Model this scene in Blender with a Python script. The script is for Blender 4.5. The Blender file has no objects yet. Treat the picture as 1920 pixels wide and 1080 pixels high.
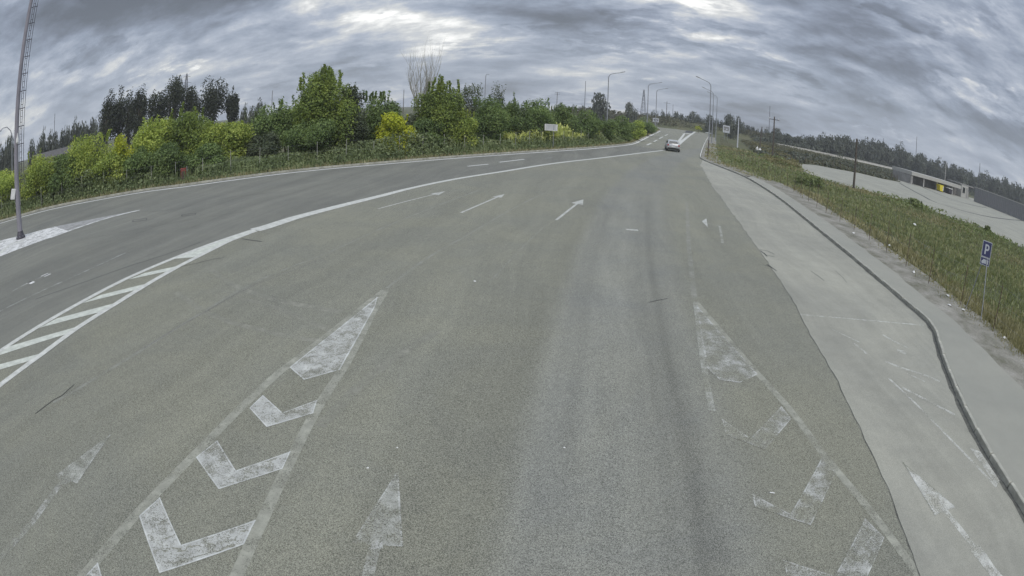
import bpy, math, random
import numpy as np
from mathutils import Matrix, Vector
from mathutils.geometry import tessellate_polygon

sc = bpy.context.scene
C = sc.collection
R = math.radians
rng = random.Random(7)

# ------------------------------------------------------------------ camera (wide dash-camera lens)
cam = bpy.data.cameras.new('camera')
camo = bpy.data.objects.new('camera', cam)
C.objects.link(camo)
sc.camera = camo
cam.type = 'PANO'
cam.panorama_type = 'FISHEYE_LENS_POLYNOMIAL'
cam.sensor_fit = 'HORIZONTAL'
cam.sensor_width = 36.0
cam.sensor_height = 20.25
cam.fisheye_fov = math.pi
cam.fisheye_polynomial_k0 = 0.0
cam.fisheye_polynomial_k1 = -0.9096841 / 18.75
cam.fisheye_polynomial_k2 = 0.0
cam.fisheye_polynomial_k3 = -0.14435716 / 18.75 ** 3
cam.fisheye_polynomial_k4 = 0.0
cam.clip_start = 0.1
cam.clip_end = 9000
camo.location = (0, 0, 4.4)
camo.rotation_euler = (Matrix.Rotation(-0.3174025, 3, 'X') @ Matrix.Rotation(-0.04122497, 3, 'Y')
                       @ Matrix.Rotation(math.pi / 2, 3, 'X')).to_euler()

# ------------------------------------------------------------------ sky, sun, exposure
SUN_EL, SUN_AZ = 46.0, 165.0        # degrees; azimuth from +Y towards +X
sc.view_settings.view_transform = 'Standard'
sc.view_settings.look = 'None'
sc.view_settings.gamma = 1.0
sc.view_settings.exposure = 0.52
sc.view_settings.use_curve_mapping = False
sc.cycles.max_bounces = 6
sc.cycles.diffuse_bounces = 3
sc.cycles.glossy_bounces = 2
sc.cycles.transmission_bounces = 4
sc.cycles.transparent_max_bounces = 8
sc.cycles.volume_bounces = 0

world = bpy.data.worlds.new('World')
sc.world = world
world.use_nodes = True
wt = world.node_tree
wt.nodes.clear()


class NT:
    """small helper to write node graphs as expressions"""
    def __init__(self, tree):
        self.t = tree

    def n(self, typ, **kw):
        nd = self.t.nodes.new(typ)
        for k, v in kw.items():
            setattr(nd, k, v)
        return nd

    def put(self, sock, v):
        if isinstance(v, bpy.types.NodeSocket):
            self.t.links.new(v, sock)
        elif v is not None:
            sock.default_value = v

    def m(self, op, a, b=None, c=None, clamp=False):
        nd = self.n('ShaderNodeMath', operation=op, use_clamp=clamp)
        for s, v in zip(nd.inputs, (a, b, c)):
            self.put(s, v)
        return nd.outputs[0]

    def vm(self, op, a, b=None):
        nd = self.n('ShaderNodeVectorMath', operation=op)
        self.put(nd.inputs[0], a)
        self.put(nd.inputs[1], b)
        return nd.outputs['Value'] if op in ('DOT_PRODUCT', 'LENGTH') else nd.outputs[0]

    def xyz(self, v):
        nd = self.n('ShaderNodeSeparateXYZ')
        self.put(nd.inputs[0], v)
        return nd.outputs

    def comb(self, x, y, z=0.0):
        nd = self.n('ShaderNodeCombineXYZ')
        for s, v in zip(nd.inputs, (x, y, z)):
            self.put(s, v)
        return nd.outputs[0]

    def noise(self, vec, scale, detail=4.0, rough=0.55, dist=0.0):
        nd = self.n('ShaderNodeTexNoise')
        self.put(nd.inputs['Vector'], vec)
        nd.inputs['Scale'].default_value = scale
        nd.inputs['Detail'].default_value = detail
        nd.inputs['Roughness'].default_value = rough
        nd.inputs['Distortion'].default_value = dist
        return nd.outputs[0]

    def voro(self, vec, scale, feature='F1', out='Distance', rnd=1.0):
        nd = self.n('ShaderNodeTexVoronoi', feature=feature)
        self.put(nd.inputs['Vector'], vec)
        nd.inputs['Scale'].default_value = scale
        nd.inputs['Randomness'].default_value = rnd
        return nd.outputs[out]

    def ramp(self, fac, stops):
        nd = self.n('ShaderNodeValToRGB')
        self.put(nd.inputs[0], fac)
        cr = nd.color_ramp
        while len(cr.elements) < len(stops):
            cr.elements.new(0.5)
        for e, (p, c) in zip(cr.elements, stops):
            e.position = p
            e.color = (*c, 1.0) if len(c) == 3 else c
        return nd.outputs[0]

    def mixc(self, fac, a, b, mode='MIX'):
        nd = self.n('ShaderNodeMix', data_type='RGBA', blend_type=mode)
        self.put(nd.inputs[0], fac)
        for s, v in ((nd.inputs[6], a), (nd.inputs[7], b)):
            self.put(s, (*v, 1.0) if isinstance(v, tuple) and len(v) == 3 else v)
        return nd.outputs[2]

    def maprange(self, v, a, b, c=0.0, d=1.0):
        nd = self.n('ShaderNodeMapRange')
        for s, x in zip(nd.inputs, (v, a, b, c, d)):
            self.put(s, x)
        return nd.outputs[0]

    def smooth(self, v, a, b):
        nd = self.n('ShaderNodeMapRange', interpolation_type='SMOOTHSTEP')
        for s, x in zip(nd.inputs, (v, a, b, 0.0, 1.0)):
            self.put(s, x)
        return nd.outputs[0]


def build_sky():
    q = NT(wt)
    tc = q.n('ShaderNodeTexCoord')
    d = q.vm('NORMALIZE', tc.outputs['Generated'])
    x, y, z = q.xyz(d)
    zc = q.m('MAXIMUM', z, 0.0)
    den = q.m('ADD', zc, 0.24)
    px, py = q.m('DIVIDE', x, den), q.m('DIVIDE', y, den)
    # cloud banks drift from the left horizon to the right: shear the layer a little
    p = q.comb(q.m('ADD', px, q.m('MULTIPLY', py, 0.25)), py, 0.0)
    warp = q.n('ShaderNodeTexNoise')
    q.put(warp.inputs['Vector'], p)
    warp.inputs['Scale'].default_value = 0.9
    warp.inputs['Detail'].default_value = 3.0
    pw = q.vm('ADD', p, q.vm('MULTIPLY', q.vm('SUBTRACT', warp.outputs['Color'], (0.5, 0.5, 0.5)), (0.40, 0.30, 0.0)))
    n1 = q.noise(pw, 1.0, 11.0, 0.58)                      # broad banks
    n2 = q.noise(q.vm('MULTIPLY', pw, (0.8, 1.15, 1.0)), 2.3, 13.0, 0.66)   # billows
    n3 = q.noise(q.vm('MULTIPLY', p, (0.8, 1.4, 1.0)), 9.0, 8.0, 0.66)    # wisps
    lit = q.noise(q.vm('ADD', q.vm('MULTIPLY', pw, (0.8, 1.15, 1.0)), (0.06, 0.12, 0.0)), 2.3, 12.0, 0.60)
    relief = q.m('SUBTRACT', n2, lit)                     # brighter on the side turned to the light, darker bases
    ridge = q.m('ABSOLUTE', q.m('SUBTRACT', q.noise(pw, 1.7, 8.0, 0.55), 0.5))
    edge = q.m('SUBTRACT', 1.0, q.smooth(ridge, 0.0, 0.075))     # thin bright rims between billows
    sh = q.noise(q.vm('ADD', q.vm('MULTIPLY', pw, (0.75, 1.0, 1.0)), (7.3, 2.1, 0.0)), 1.15, 12.0, 0.62)
    fr = q.m('FRACT', q.m('MULTIPLY', sh, 5.0))            # overlapping shelves: soft base, crisp lit rim
    shelf = q.m('MULTIPLY', fr, q.m('SUBTRACT', 1.0, q.smooth(fr, 0.80, 1.0)))
    az = q.m('ARCTAN2', x, y)
    el = q.m('ARCSINE', zc)

    def blob(a, e, sa, se, amp):
        u = q.m('DIVIDE', q.m('SUBTRACT', az, R(a)), R(sa))
        v = q.m('DIVIDE', q.m('SUBTRACT', el, R(e)), R(se))
        r2 = q.m('ADD', q.m('MULTIPLY', u, u), q.m('MULTIPLY', v, v))
        return q.m('MULTIPLY', q.m('EXPONENT', q.m('MULTIPLY', r2, -1.0)), amp)
    g = blob(*SKY_BLOBS[0])
    for b in SKY_BLOBS[1:]:
        g = q.m('ADD', g, blob(*b))
    v = q.m('ADD', q.m('MULTIPLY', q.m('SUBTRACT', n1, 0.5), 1.35), q.m('MULTIPLY', q.m('SUBTRACT', n2, 0.5), 0.50))
    v = q.m('ADD', v, q.m('MULTIPLY', q.m('SUBTRACT', n3, 0.5), 0.14))
    v = q.m('ADD', v, q.m('MULTIPLY', q.m('MULTIPLY', edge, n2), 0.12))
    v = q.m('ADD', v, q.m('MULTIPLY', g, q.m('ADD', 0.35, q.m('MULTIPLY', n2, 1.3))))
    v = q.m('ADD', v, q.m('MULTIPLY', q.m('MULTIPLY', relief, q.m('ADD', 0.12, q.smooth(el, 0.02, 0.16))), q.m('MULTIPLY', n1, 1.5)))
    v = q.m('ADD', v, q.m('MULTIPLY', q.m('SUBTRACT', shelf, 0.36), q.m('MULTIPLY', n1, 0.42)))
    v = q.m('ADD', v, 0.445)
    col = q.ramp(v, [(0.0, (0.085, 0.095, 0.112)), (0.20, (0.134, 0.153, 0.190)), (0.40, (0.218, 0.251, 0.314)),
                     (0.58, (0.328, 0.361, 0.424)), (0.76, (0.53, 0.535, 0.53)), (1.0, (0.95, 0.94, 0.90))])
    # an overcast sky grows brighter towards the zenith (CIE overcast law)
    zen = q.m('ADD', 1.0, q.m('MULTIPLY', q.smooth(z, 0.25, 1.0), 1.6))
    col = q.mixc(1.0, col, q.comb(zen, zen, zen), 'MULTIPLY')
    sky = q.n('ShaderNodeTexSky', sky_type='NISHITA')
    sky.sun_disc = False
    sky.sun_elevation = R(SUN_EL)
    sky.sun_rotation = R(SUN_AZ)
    b1 = q.n('ShaderNodeBackground')
    q.put(b1.inputs[0], sky.outputs[0])
    b1.inputs[1].default_value = 0.10
    b2 = q.n('ShaderNodeBackground')
    q.put(b2.inputs[0], col)
    b2.inputs[1].default_value = 1.0
    mx = q.n('ShaderNodeMixShader')
    mx.inputs[0].default_value = 0.95                     # almost full cloud cover
    q.put(mx.inputs[1], b1.outputs[0])
    q.put(mx.inputs[2], b2.outputs[0])
    out = q.n('ShaderNodeOutputWorld')
    q.put(out.inputs[0], mx.outputs[0])


# (azimuth, elevation, width, height in degrees, gain): the brighter and darker banks of the cloud cover
SKY_BLOBS = [(-18, 10.8, 7.0, 2.0, 0.46), (-9, 8.3, 9, 1.4, 0.26), (20, 13.0, 7, 1.5, 0.38), (-2, 6.0, 10, 1.2, 0.22), (3, 3.6, 10, 0.9, 0.14),
             (4, 9.6, 8, 1.9, -0.34), (-45, 13.8, 16, 2.8, -0.40), (-30, 12.4, 9, 1.0, -0.22), (38, 12.0, 13, 3.6, -0.32), (44, 16.5, 9, 2.4, 0.16),
             (15, 4.2, 18, 2.2, -0.08), (-42, 6.5, 14, 1.6, 0.08), (52, 6, 12, 3, -0.08)]
build_sky()

sun = bpy.data.lights.new('sun', 'SUN')
sun.energy = 1.3
sun.angle = R(25)
sun.color = (1.0, 0.96, 0.9)
suno = bpy.data.objects.new('sun', sun)
C.objects.link(suno)
sd = Vector((math.sin(R(SUN_AZ)) * math.cos(R(SUN_EL)), math.cos(R(SUN_AZ)) * math.cos(R(SUN_EL)), math.sin(R(SUN_EL))))
suno.rotation_euler = sd.to_track_quat('Z', 'Y').to_euler()

# ------------------------------------------------------------------ object helpers


def tag(o, label=None, cat=None, group=None, kind=None):
    if label:
        o['label'] = label
    if cat:
        o['category'] = cat
    if group:
        o['group'] = group
    if kind:
        o['kind'] = kind
    return o


def empty(name, loc=(0, 0, 0), rz=0.0):
    o = bpy.data.objects.new(name, None)
    C.objects.link(o)
    o.location = loc
    o.rotation_euler = (0, 0, rz)
    return o


def link_mesh(name, me, parent=None):
    o = bpy.data.objects.new(name, me)
    C.objects.link(o)
    if parent is not None:
        o.parent = parent
    return o


def np_mesh(name, verts, faces, material, smooth=False):
    """verts (n,3), faces (m,k) with one k"""
    verts = np.asarray(verts, np.float32)
    faces = np.asarray(faces, np.int32)
    me = bpy.data.meshes.new(name)
    m, k = faces.shape
    me.vertices.add(len(verts))
    me.vertices.foreach_set('co', verts.ravel())
    me.loops.add(m * k)
    me.loops.foreach_set('vertex_index', faces.ravel())
    me.polygons.add(m)
    me.polygons.foreach_set('loop_start', np.arange(0, m * k, k, dtype=np.int32))
    me.polygons.foreach_set('loop_total', np.full(m, k, np.int32))
    if smooth:
        me.polygons.foreach_set('use_smooth', np.ones(m, bool))
    me.update(calc_edges=True)
    me.validate()
    if material:
        me.materials.append(material)
    return me


class MB:
    def __init__(self):
        self.v, self.f, self.s = [], [], []

    def add(self, vs, fs, smooth=False):
        b = len(self.v)
        self.v += [tuple(p) for p in vs]
        self.f += [tuple(b + i for i in f) for f in fs]
        self.s += [smooth] * len(fs)
        return self

    def box(self, c, size, rz=0.0, bev=0.0):
        sx, sy, sz = size[0] / 2, size[1] / 2, size[2] / 2
        cs, sn = math.cos(rz), math.sin(rz)
        if bev <= 0:
            pr = [(-sx, -sy), (sx, -sy), (sx, sy), (-sx, sy)]
            lv = [(-sz, 0.0), (sz, 0.0)]
        else:
            b = bev
            pr = [(-sx + b, -sy), (sx - b, -sy), (sx, -sy + b), (sx, sy - b), (sx - b, sy), (-sx + b, sy), (-sx, sy - b), (-sx, -sy + b)]
            lv = [(-sz, b), (-sz + b, 0.0), (sz - b, 0.0), (sz, b)]
        vs = []
        for z, ins in lv:
            for x, y in pr:
                kx = (sx - ins) / sx if sx else 1
                ky = (sy - ins) / sy if sy else 1
                X, Y = x * kx, y * ky
                vs.append((c[0] + X * cs - Y * sn, c[1] + X * sn + Y * cs, c[2] + z))
        n = len(pr)
        fs = [tuple(range(n - 1, -1, -1)), tuple(range((len(lv) - 1) * n, len(lv) * n))]
        for k in range(len(lv) - 1):
            for i in range(n):
                j = (i + 1) % n
                fs.append((k * n + i, k * n + j, (k + 1) * n + j, (k + 1) * n + i))
        return self.add(vs, fs)

    def tube(self, pts, rad, n=8, caps=True):
        pts = [Vector(p) for p in pts]
        if not hasattr(rad, '__len__'):
            rad = [rad] * len(pts)
        vs, fs = [], []
        prev = None
        for i, p in enumerate(pts):
            t = (pts[min(i + 1, len(pts) - 1)] - pts[max(i - 1, 0)]).normalized()
            if prev is None:
                a = Vector((1, 0, 0)) if abs(t.x) < 0.9 else Vector((0, 1, 0))
                u = (a - t * a.dot(t)).normalized()
            else:
                u = (prev - t * prev.dot(t)).normalized()
            prev = u
            w = t.cross(u)
            for k in range(n):
                an = 2 * math.pi * k / n
                vs.append(p + (u * math.cos(an) + w * math.sin(an)) * rad[i])
        for i in range(len(pts) - 1):
            for k in range(n):
                j = (k + 1) % n
                fs.append((i * n + k, i * n + j, (i + 1) * n + j, (i + 1) * n + k))
        self.add(vs, fs, True)
        if caps:
            self.add(vs[:n], [tuple(range(n - 1, -1, -1))])
            self.add(vs[-n:], [tuple(range(n))])
        return self

    def prism(self, poly, z0, z1):
        n = len(poly)
        if sum(poly[i][0] * poly[(i + 1) % n][1] - poly[(i + 1) % n][0] * poly[i][1] for i in range(n)) < 0:
            poly = poly[::-1]
        vs = [(x, y, z0) for x, y in poly] + [(x, y, z1) for x, y in poly]
        fs = [(i, (i + 1) % n, n + (i + 1) % n, n + i) for i in range(n)]
        tr = tessellate_polygon([[Vector((x, y, 0)) for x, y in poly]])
        for a, b, c in tr:
            A, B, D = (Vector((*poly[k], 0)) for k in (a, b, c))
            if (B - A).cross(D - A).z < 0:
                b, c = c, b
            fs.append((n + a, n + b, n + c))
            fs.append((a, c, b))
        return self.add(vs, fs)

    def sheet(self, poly, z):
        tr = tessellate_polygon([[Vector((x, y, 0)) for x, y in poly]])
        fs = []
        for a, b, c in tr:
            A, B, D = (Vector((*poly[k], 0)) for k in (a, b, c))
            fs.append((a, b, c) if (B - A).cross(D - A).z > 0 else (a, c, b))
        return self.add([(x, y, z) for x, y in poly], fs)

    def strip(self, line, w, z, off=0.0):
        """flat ribbon of width w (number or list) along a line of points"""
        pts = [Vector((p[0], p[1])) for p in line]
        vs = []
        for i, p in enumerate(pts):
            t = (pts[min(i + 1, len(pts) - 1)] - pts[max(i - 1, 0)]).normalized()
            nrm = Vector((-t.y, t.x))
            ww = w[i] if hasattr(w, '__len__') else w
            a, b = p + nrm * (off + ww / 2), p + nrm * (off - ww / 2)
            vs += [(a.x, a.y, z), (b.x, b.y, z)]
        return self.add(vs, [(2 * i, 2 * i + 1, 2 * i + 3, 2 * i + 2) for i in range(len(pts) - 1)])

    def mesh(self, name, material):
        me = bpy.data.meshes.new(name)
        me.from_pydata([tuple(p) for p in self.v], [], self.f)
        me.polygons.foreach_set('use_smooth', self.s)
        me.update()
        if material:
            me.materials.append(material)
        return me

    def build(self, name, material, parent=None):
        return link_mesh(name, self.mesh(name, material), parent)


def catmull(pts, step):
    """smooth resampling of a polyline at about `step` metres"""
    P = [np.array(p[:2], float) for p in pts]
    P = [2 * P[0] - P[1]] + P + [2 * P[-1] - P[-2]]
    out = []
    for i in range(1, len(P) - 2):
        p0, p1, p2, p3 = P[i - 1:i + 3]
        n = max(1, int(np.linalg.norm(p2 - p1) / step))
        t0, t1 = 0.0, max(np.linalg.norm(p1 - p0), 1e-6) ** 0.5
        t2 = t1 + max(np.linalg.norm(p2 - p1), 1e-6) ** 0.5
        t3 = t2 + max(np.linalg.norm(p3 - p2), 1e-6) ** 0.5
        for k in range(n):
            t = t1 + (t2 - t1) * k / n
            a1 = (t1 - t) / (t1 - t0) * p0 + (t - t0) / (t1 - t0) * p1
            a2 = (t2 - t) / (t2 - t1) * p1 + (t - t1) / (t2 - t1) * p2
            a3 = (t3 - t) / (t3 - t2) * p2 + (t - t2) / (t3 - t2) * p3
            b1 = (t2 - t) / (t2 - t0) * a1 + (t - t0) / (t2 - t0) * a2
            b2 = (t3 - t) / (t3 - t1) * a2 + (t - t1) / (t3 - t1) * a3
            c = (t2 - t) / (t2 - t1) * b1 + (t - t1) / (t2 - t1) * b2
            out.append((float(c[0]), float(c[1])))
    out.append((float(P[-2][0]), float(P[-2][1])))
    return out


def resample(line, step):
    """points at an even spacing along a polyline, with directions"""
    L = np.array([p[:2] for p in line], float)
    seg = np.linalg.norm(np.diff(L, axis=0), axis=1)
    cum = np.concatenate([[0], np.cumsum(seg)])
    s = np.arange(0, cum[-1], step)
    x, y = np.interp(s, cum, L[:, 0]), np.interp(s, cum, L[:, 1])
    dx, dy = np.interp(s + 0.2, cum, L[:, 0]) - np.interp(s - 0.2, cum, L[:, 0]), np.interp(s + 0.2, cum, L[:, 1]) - np.interp(s - 0.2, cum, L[:, 1])
    return [(float(a), float(b), math.atan2(float(d), float(c))) for a, b, c, d in zip(x, y, dx, dy)]


def offset(line, d):
    """line moved sideways: positive to its left"""
    out = []
    for i, p in enumerate(line):
        a, b = line[max(i - 1, 0)], line[min(i + 1, len(line) - 1)]
        t = Vector((b[0] - a[0], b[1] - a[1])).normalized()
        out.append((p[0] - t.y * d, p[1] + t.x * d))
    return out


# ------------------------------------------------------------------ materials


def new_mat(name):
    m = bpy.data.materials.new(name)
    m.use_nodes = True
    t = m.node_tree
    t.nodes.clear()
    q = NT(t)
    out = q.n('ShaderNodeOutputMaterial')
    bs = q.n('ShaderNodeBsdfPrincipled')
    q.put(out.inputs[0], bs.outputs[0])
    q.bs, q.out = bs, out
    bs.inputs['Specular IOR Level'].default_value = 0.3
    return m, q


def plain(name, col, rough=0.6, metal=0.0, var=0.15, scale=3.0, spec=0.4, rust=None):
    m, q = new_mat(name)
    tc = q.n('ShaderNodeTexCoord').outputs['Object']
    n = q.noise(tc, scale, 6.0, 0.65)
    lo, hi = tuple(c * (1 - var) for c in col), tuple(min(1, c * (1 + var)) for c in col)
    c = q.ramp(n, [(0.3, lo), (0.7, hi)])
    if rust:
        n2 = q.noise(tc, scale * 2.3, 8.0, 0.7, 0.4)
        c = q.mixc(q.smooth(n2, 0.55, 0.68), c, rust)
    q.put(q.bs.inputs['Base Color'], c)
    q.put(q.bs.inputs['Roughness'], q.maprange(n, 0.3, 0.7, rough * 0.85, min(1, rough * 1.15)))
    q.bs.inputs['Metallic'].default_value = metal
    q.bs.inputs['Specular IOR Level'].default_value = spec
    return m


def asphalt_colour(q, base, tint2, grain=1.15, streak=0.25, patch=0.25):
    """worn asphalt: stone grain, blotches and wear streaks running along the lanes"""
    tc = q.n('ShaderNodeTexCoord').outputs['Object']
    x, y, z = q.xyz(tc)
    wob = q.noise(tc, 0.05, 3.0)
    xs = q.m('ADD', q.m('ADD', x, q.m('MULTIPLY', y, -0.16)), q.m('MULTIPLY', wob, 6.0))
    ps = q.comb(q.m('MULTIPLY', xs, 1.0), q.m('MULTIPLY', y, 0.035), 0.0)
    st = q.noise(ps, 0.75, 5.0, 0.6)
    st2 = q.noise(ps, 4.5, 4.0, 0.6)
    blot = q.noise(tc, 0.22, 9.0, 0.68, 0.4)
    blot2 = q.noise(tc, 1.3, 9.0, 0.72)
    g1 = q.voro(tc, 115.0, out='Color')
    g1 = q.xyz(g1)[0]
    g2 = q.noise(tc, 95.0, 3.0, 0.75)
    c = q.mixc(q.smooth(blot, 0.35, 0.68), base, tint2)
    k = q.m('ADD', 1.0, q.m('MULTIPLY', q.m('SUBTRACT', g1, 0.5), grain))
    k = q.m('ADD', k, q.m('MULTIPLY', q.m('SUBTRACT', g2, 0.5), grain * 1.0))
    k = q.m('ADD', k, q.m('MULTIPLY', q.m('SUBTRACT', st, 0.5), streak * 2.0))
    k = q.m('ADD', k, q.m('MULTIPLY', q.m('SUBTRACT', st2, 0.5), streak * 0.9))
    k = q.m('ADD', k, q.m('MULTIPLY', q.m('SUBTRACT', blot2, 0.5), patch))
    # a few dark pits where a stone has come out
    pit = q.smooth(q.noise(tc, 38.0, 2.0, 0.5), 0.72, 0.76)
    k = q.m('MULTIPLY', k, q.m('SUBTRACT', 1.0, q.m('MULTIPLY', pit, 0.45)))
    c = q.mixc(1.0, c, q.comb(k, k, k), 'MULTIPLY')
    return c, tc, g1, g2


def asphalt(name, base, tint2, grain=1.15, streak=0.25, patch=0.25, rough=0.82, bands=()):
    """bands: (lateral metres, half width, gain): rubbered or polished wheel tracks along the lane"""
    m, q = new_mat(name)
    c, tc, g1, g2 = asphalt_colour(q, base, tint2, grain, streak, patch)
    if bands:
        x, y, z = q.xyz(tc)
        k = 1.0
        wv = q.noise(q.comb(q.m('MULTIPLY', x, 0.9), q.m('MULTIPLY', y, 0.10), 0.0), 1.0, 5.0, 0.6)
        u = q.m('SUBTRACT', x, q.m('MULTIPLY', q.m('MULTIPLY', y, y), 0.0026))
        u = q.m('SUBTRACT', u, q.m('MULTIPLY', y, 0.10))
        u = q.m('ADD', u, q.m('MULTIPLY', q.m('SUBTRACT', wv, 0.5), 0.22))
        grey = q.m('MULTIPLY', q.smooth(u, -0.9, -0.2), q.m('SUBTRACT', 1.0, q.smooth(u, 2.0, 3.2)))
        c = q.mixc(grey, c, q.mixc(1.0, c, (0.965, 0.975, 1.055), 'MULTIPLY'))
        fade = q.m('SUBTRACT', 1.0, q.m('MULTIPLY', q.smooth(y, 16.0, 36.0), 0.9))
        for u0, hw, gain in bands:
            e = q.m('DIVIDE', q.m('SUBTRACT', u, u0), hw)
            e = q.m('EXPONENT', q.m('MULTIPLY', q.m('MULTIPLY', e, e), -1.0))
            k = q.m('ADD', k, q.m('MULTIPLY', q.m('MULTIPLY', q.m('MULTIPLY', e, fade), q.m('MULTIPLY', wv, 2.0)), gain))
        c = q.mixc(1.0, c, q.comb(k, k, k), 'MULTIPLY')
    q.put(q.bs.inputs['Base Color'], c)
    q.bs.inputs['Roughness'].default_value = rough
    bp = q.n('ShaderNodeBump')
    bp.inputs['Strength'].default_value = 0.35
    bp.inputs['Distance'].default_value = 0.006
    q.put(bp.inputs['Height'], q.m('ADD', g1, g2))
    q.put(q.bs.inputs['Normal'], bp.outputs[0])
    return m


ASPH = ((0.196, 0.194, 0.150), (0.172, 0.173, 0.142))
DARK = ((0.142, 0.143, 0.124), (0.166, 0.166, 0.140))
CONC = ((0.292, 0.287, 0.240), (0.245, 0.243, 0.208))


def paint(name, col, cover, under=ASPH, crack=False, scale=1.0):
    """road paint worn through to the asphalt: cover 1 = whole, 0 = gone"""
    m, q = new_mat(name)
    c, tc, g1, g2 = asphalt_colour(q, *under)
    n = q.noise(tc, 2.2 * scale, 8.0, 0.72, 0.2)
    n2 = q.noise(tc, 30.0, 3.0, 0.7)
    f = q.m('ADD', q.m('MULTIPLY', n, 0.74), q.m('MULTIPLY', n2, 0.26))
    f = q.m('ADD', f, q.m('MULTIPLY', q.m('SUBTRACT', g1, 0.5), 0.12))
    f = q.smooth(f, 0.64 - 0.42 * cover, 0.80 - 0.42 * cover)
    dirt = q.noise(tc, 5.0, 6.0, 0.65)
    pc = q.mixc(q.smooth(dirt, 0.35, 0.75), tuple(v * 0.72 for v in col), col)
    if crack:
        wob = q.noise(tc, 6.0, 4.0)
        cv = q.vm('ADD', tc, q.comb(wob, wob, 0.0))
        e = q.voro(cv, 2.3, 'DISTANCE_TO_EDGE')
        f = q.m('MULTIPLY', f, q.smooth(e, 0.004, 0.028))
    q.put(q.bs.inputs['Base Color'], q.mixc(f, c, pc))
    q.bs.inputs['Roughness'].default_value = 0.7
    bp = q.n('ShaderNodeBump')
    bp.inputs['Strength'].default_value = 0.3
    bp.inputs['Distance'].default_value = 0.005
    q.put(bp.inputs['Height'], q.m('ADD', g1, f))
    q.put(q.bs.inputs['Normal'], bp.outputs[0])
    return m


def leaf_mat(name, cols, hue=0.0, trans=0.35):
    """foliage: colour varies leaf by leaf and from plant to plant"""
    m, q = new_mat(name)
    geo = q.n('ShaderNodeNewGeometry')
    oi = q.n('ShaderNodeObjectInfo')
    tc = q.n('ShaderNodeTexCoord').outputs['Object']
    rnd = geo.outputs['Random Per Island']
    cl = q.noise(tc, 0.55, 3.0, 0.6)
    f = q.m('ADD', q.m('MULTIPLY', rnd, 0.55), q.m('MULTIPLY', q.smooth(cl, 0.3, 0.7), 0.45))
    c = q.ramp(f, [(i / (len(cols) - 1), k) for i, k in enumerate(cols)])
    b = q.m('ADD', 0.86, q.m('MULTIPLY', oi.outputs['Random'], 0.28))
    c = q.mixc(1.0, c, q.comb(b, b, b), 'MULTIPLY')
    q.put(q.bs.inputs['Base Color'], c)
    q.bs.inputs['Roughness'].default_value = 0.6
    tr = q.n('ShaderNodeBsdfTranslucent')
    q.put(tr.inputs[0], q.mixc(1.0, c, (1.0, 1.0, 0.6), 'MULTIPLY'))
    mx = q.n('ShaderNodeMixShader')
    mx.inputs[0].default_value = trans
    q.put(mx.inputs[1], q.bs.outputs[0])
    q.put(mx.inputs[2], tr.outputs[0])
    q.put(q.out.inputs[0], mx.outputs[0])
    return m


M = {}
M['asphalt'] = asphalt('worn grey asphalt', *ASPH, bands=((1.76, 0.13, -0.17), (1.42, 0.10, -0.06), (0.55, 0.70, 0.16), (-0.42, 0.12, 0.09), (0.05, 0.12, -0.07), (0.9, 0.10, 0.06), (-0.95, 0.25, -0.07), (-2.6, 0.6, 0.06), (2.3, 0.2, 0.06)))
M['dark_asphalt'] = asphalt('dark asphalt', *DARK, grain=0.6, streak=0.4)
M['concrete'] = asphalt('concrete apron', *CONC, grain=0.34, streak=0.26, patch=0.45)
M['walk'] = asphalt('cement walk', (0.275, 0.272, 0.232), (0.245, 0.245, 0.212), grain=0.14, streak=0.04, patch=0.2)
M['lot'] = asphalt('pale lot surface', (0.285, 0.283, 0.235), (0.235, 0.235, 0.20), grain=0.1, streak=0.05, patch=0.35)
M['kerb'] = plain('kerb stone', (0.35, 0.345, 0.295), 0.9, var=0.4, scale=2.0)
M['kerb_white'] = plain('whitewashed kerb', (0.62, 0.62, 0.58), 0.8, var=0.2, scale=1.2)
M['white_paint'] = paint('white road paint', (0.58, 0.585, 0.54), 0.98)
M['hatch_paint'] = paint('hatch paint', (0.58, 0.60, 0.53), 1.0, DARK)
M['edge_paint'] = paint('edge paint', (0.66, 0.66, 0.63), 1.02, DARK)
M['worn_paint'] = paint('worn gore paint', (0.50, 0.505, 0.47), 0.60, crack=True)
M['rim_paint'] = paint('thick paint rim', (0.58, 0.59, 0.56), 0.72)
M['rim_thin'] = paint('broken paint rim', (0.52, 0.525, 0.49), 0.49)
M['dusty_paint'] = paint('dusty arrow paint', (0.50, 0.505, 0.465), 0.74)
M['thin_paint'] = paint('thin worn paint', (0.44, 0.445, 0.41), 0.42)
M['faint_paint'] = paint('faint worn paint', (0.40, 0.405, 0.36), 0.50)
M['ghost_paint'] = paint('erased line', (0.345, 0.345, 0.285), 0.62)
M['faint_ghost'] = paint('fading erased line', (0.28, 0.28, 0.24), 0.5)
M['track'] = paint('pale dusty tyre track', (0.275, 0.272, 0.222), 0.52)
M['apron_paint'] = paint('worn paint on concrete', (0.58, 0.58, 0.53), 0.50, CONC)
M['dark_dash'] = paint('worn dash paint', (0.38, 0.385, 0.36), 0.48, DARK)
M['island_paint'] = paint('island whitewash', (0.72, 0.72, 0.70), 0.66, DARK, scale=0.8)
M['island_fade'] = paint('worn island whitewash', (0.36, 0.36, 0.35), 0.66, DARK, scale=0.8)
M['grit_shade'] = plain('gutter grit', (0.095, 0.095, 0.082), 0.95, var=0.5, scale=9.0)  # dirt tone, also used for the kerb shade painted along the gutter
M['tar'] = plain('tar seam', (0.035, 0.036, 0.036), 0.7, var=0.3)
M['patch'] = asphalt('tyre darkened patch', (0.158, 0.156, 0.136), (0.172, 0.170, 0.15), grain=1.15)
M['steel'] = plain('galvanised steel', (0.30, 0.31, 0.33), 0.5, 0.5, scale=1.5)
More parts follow.
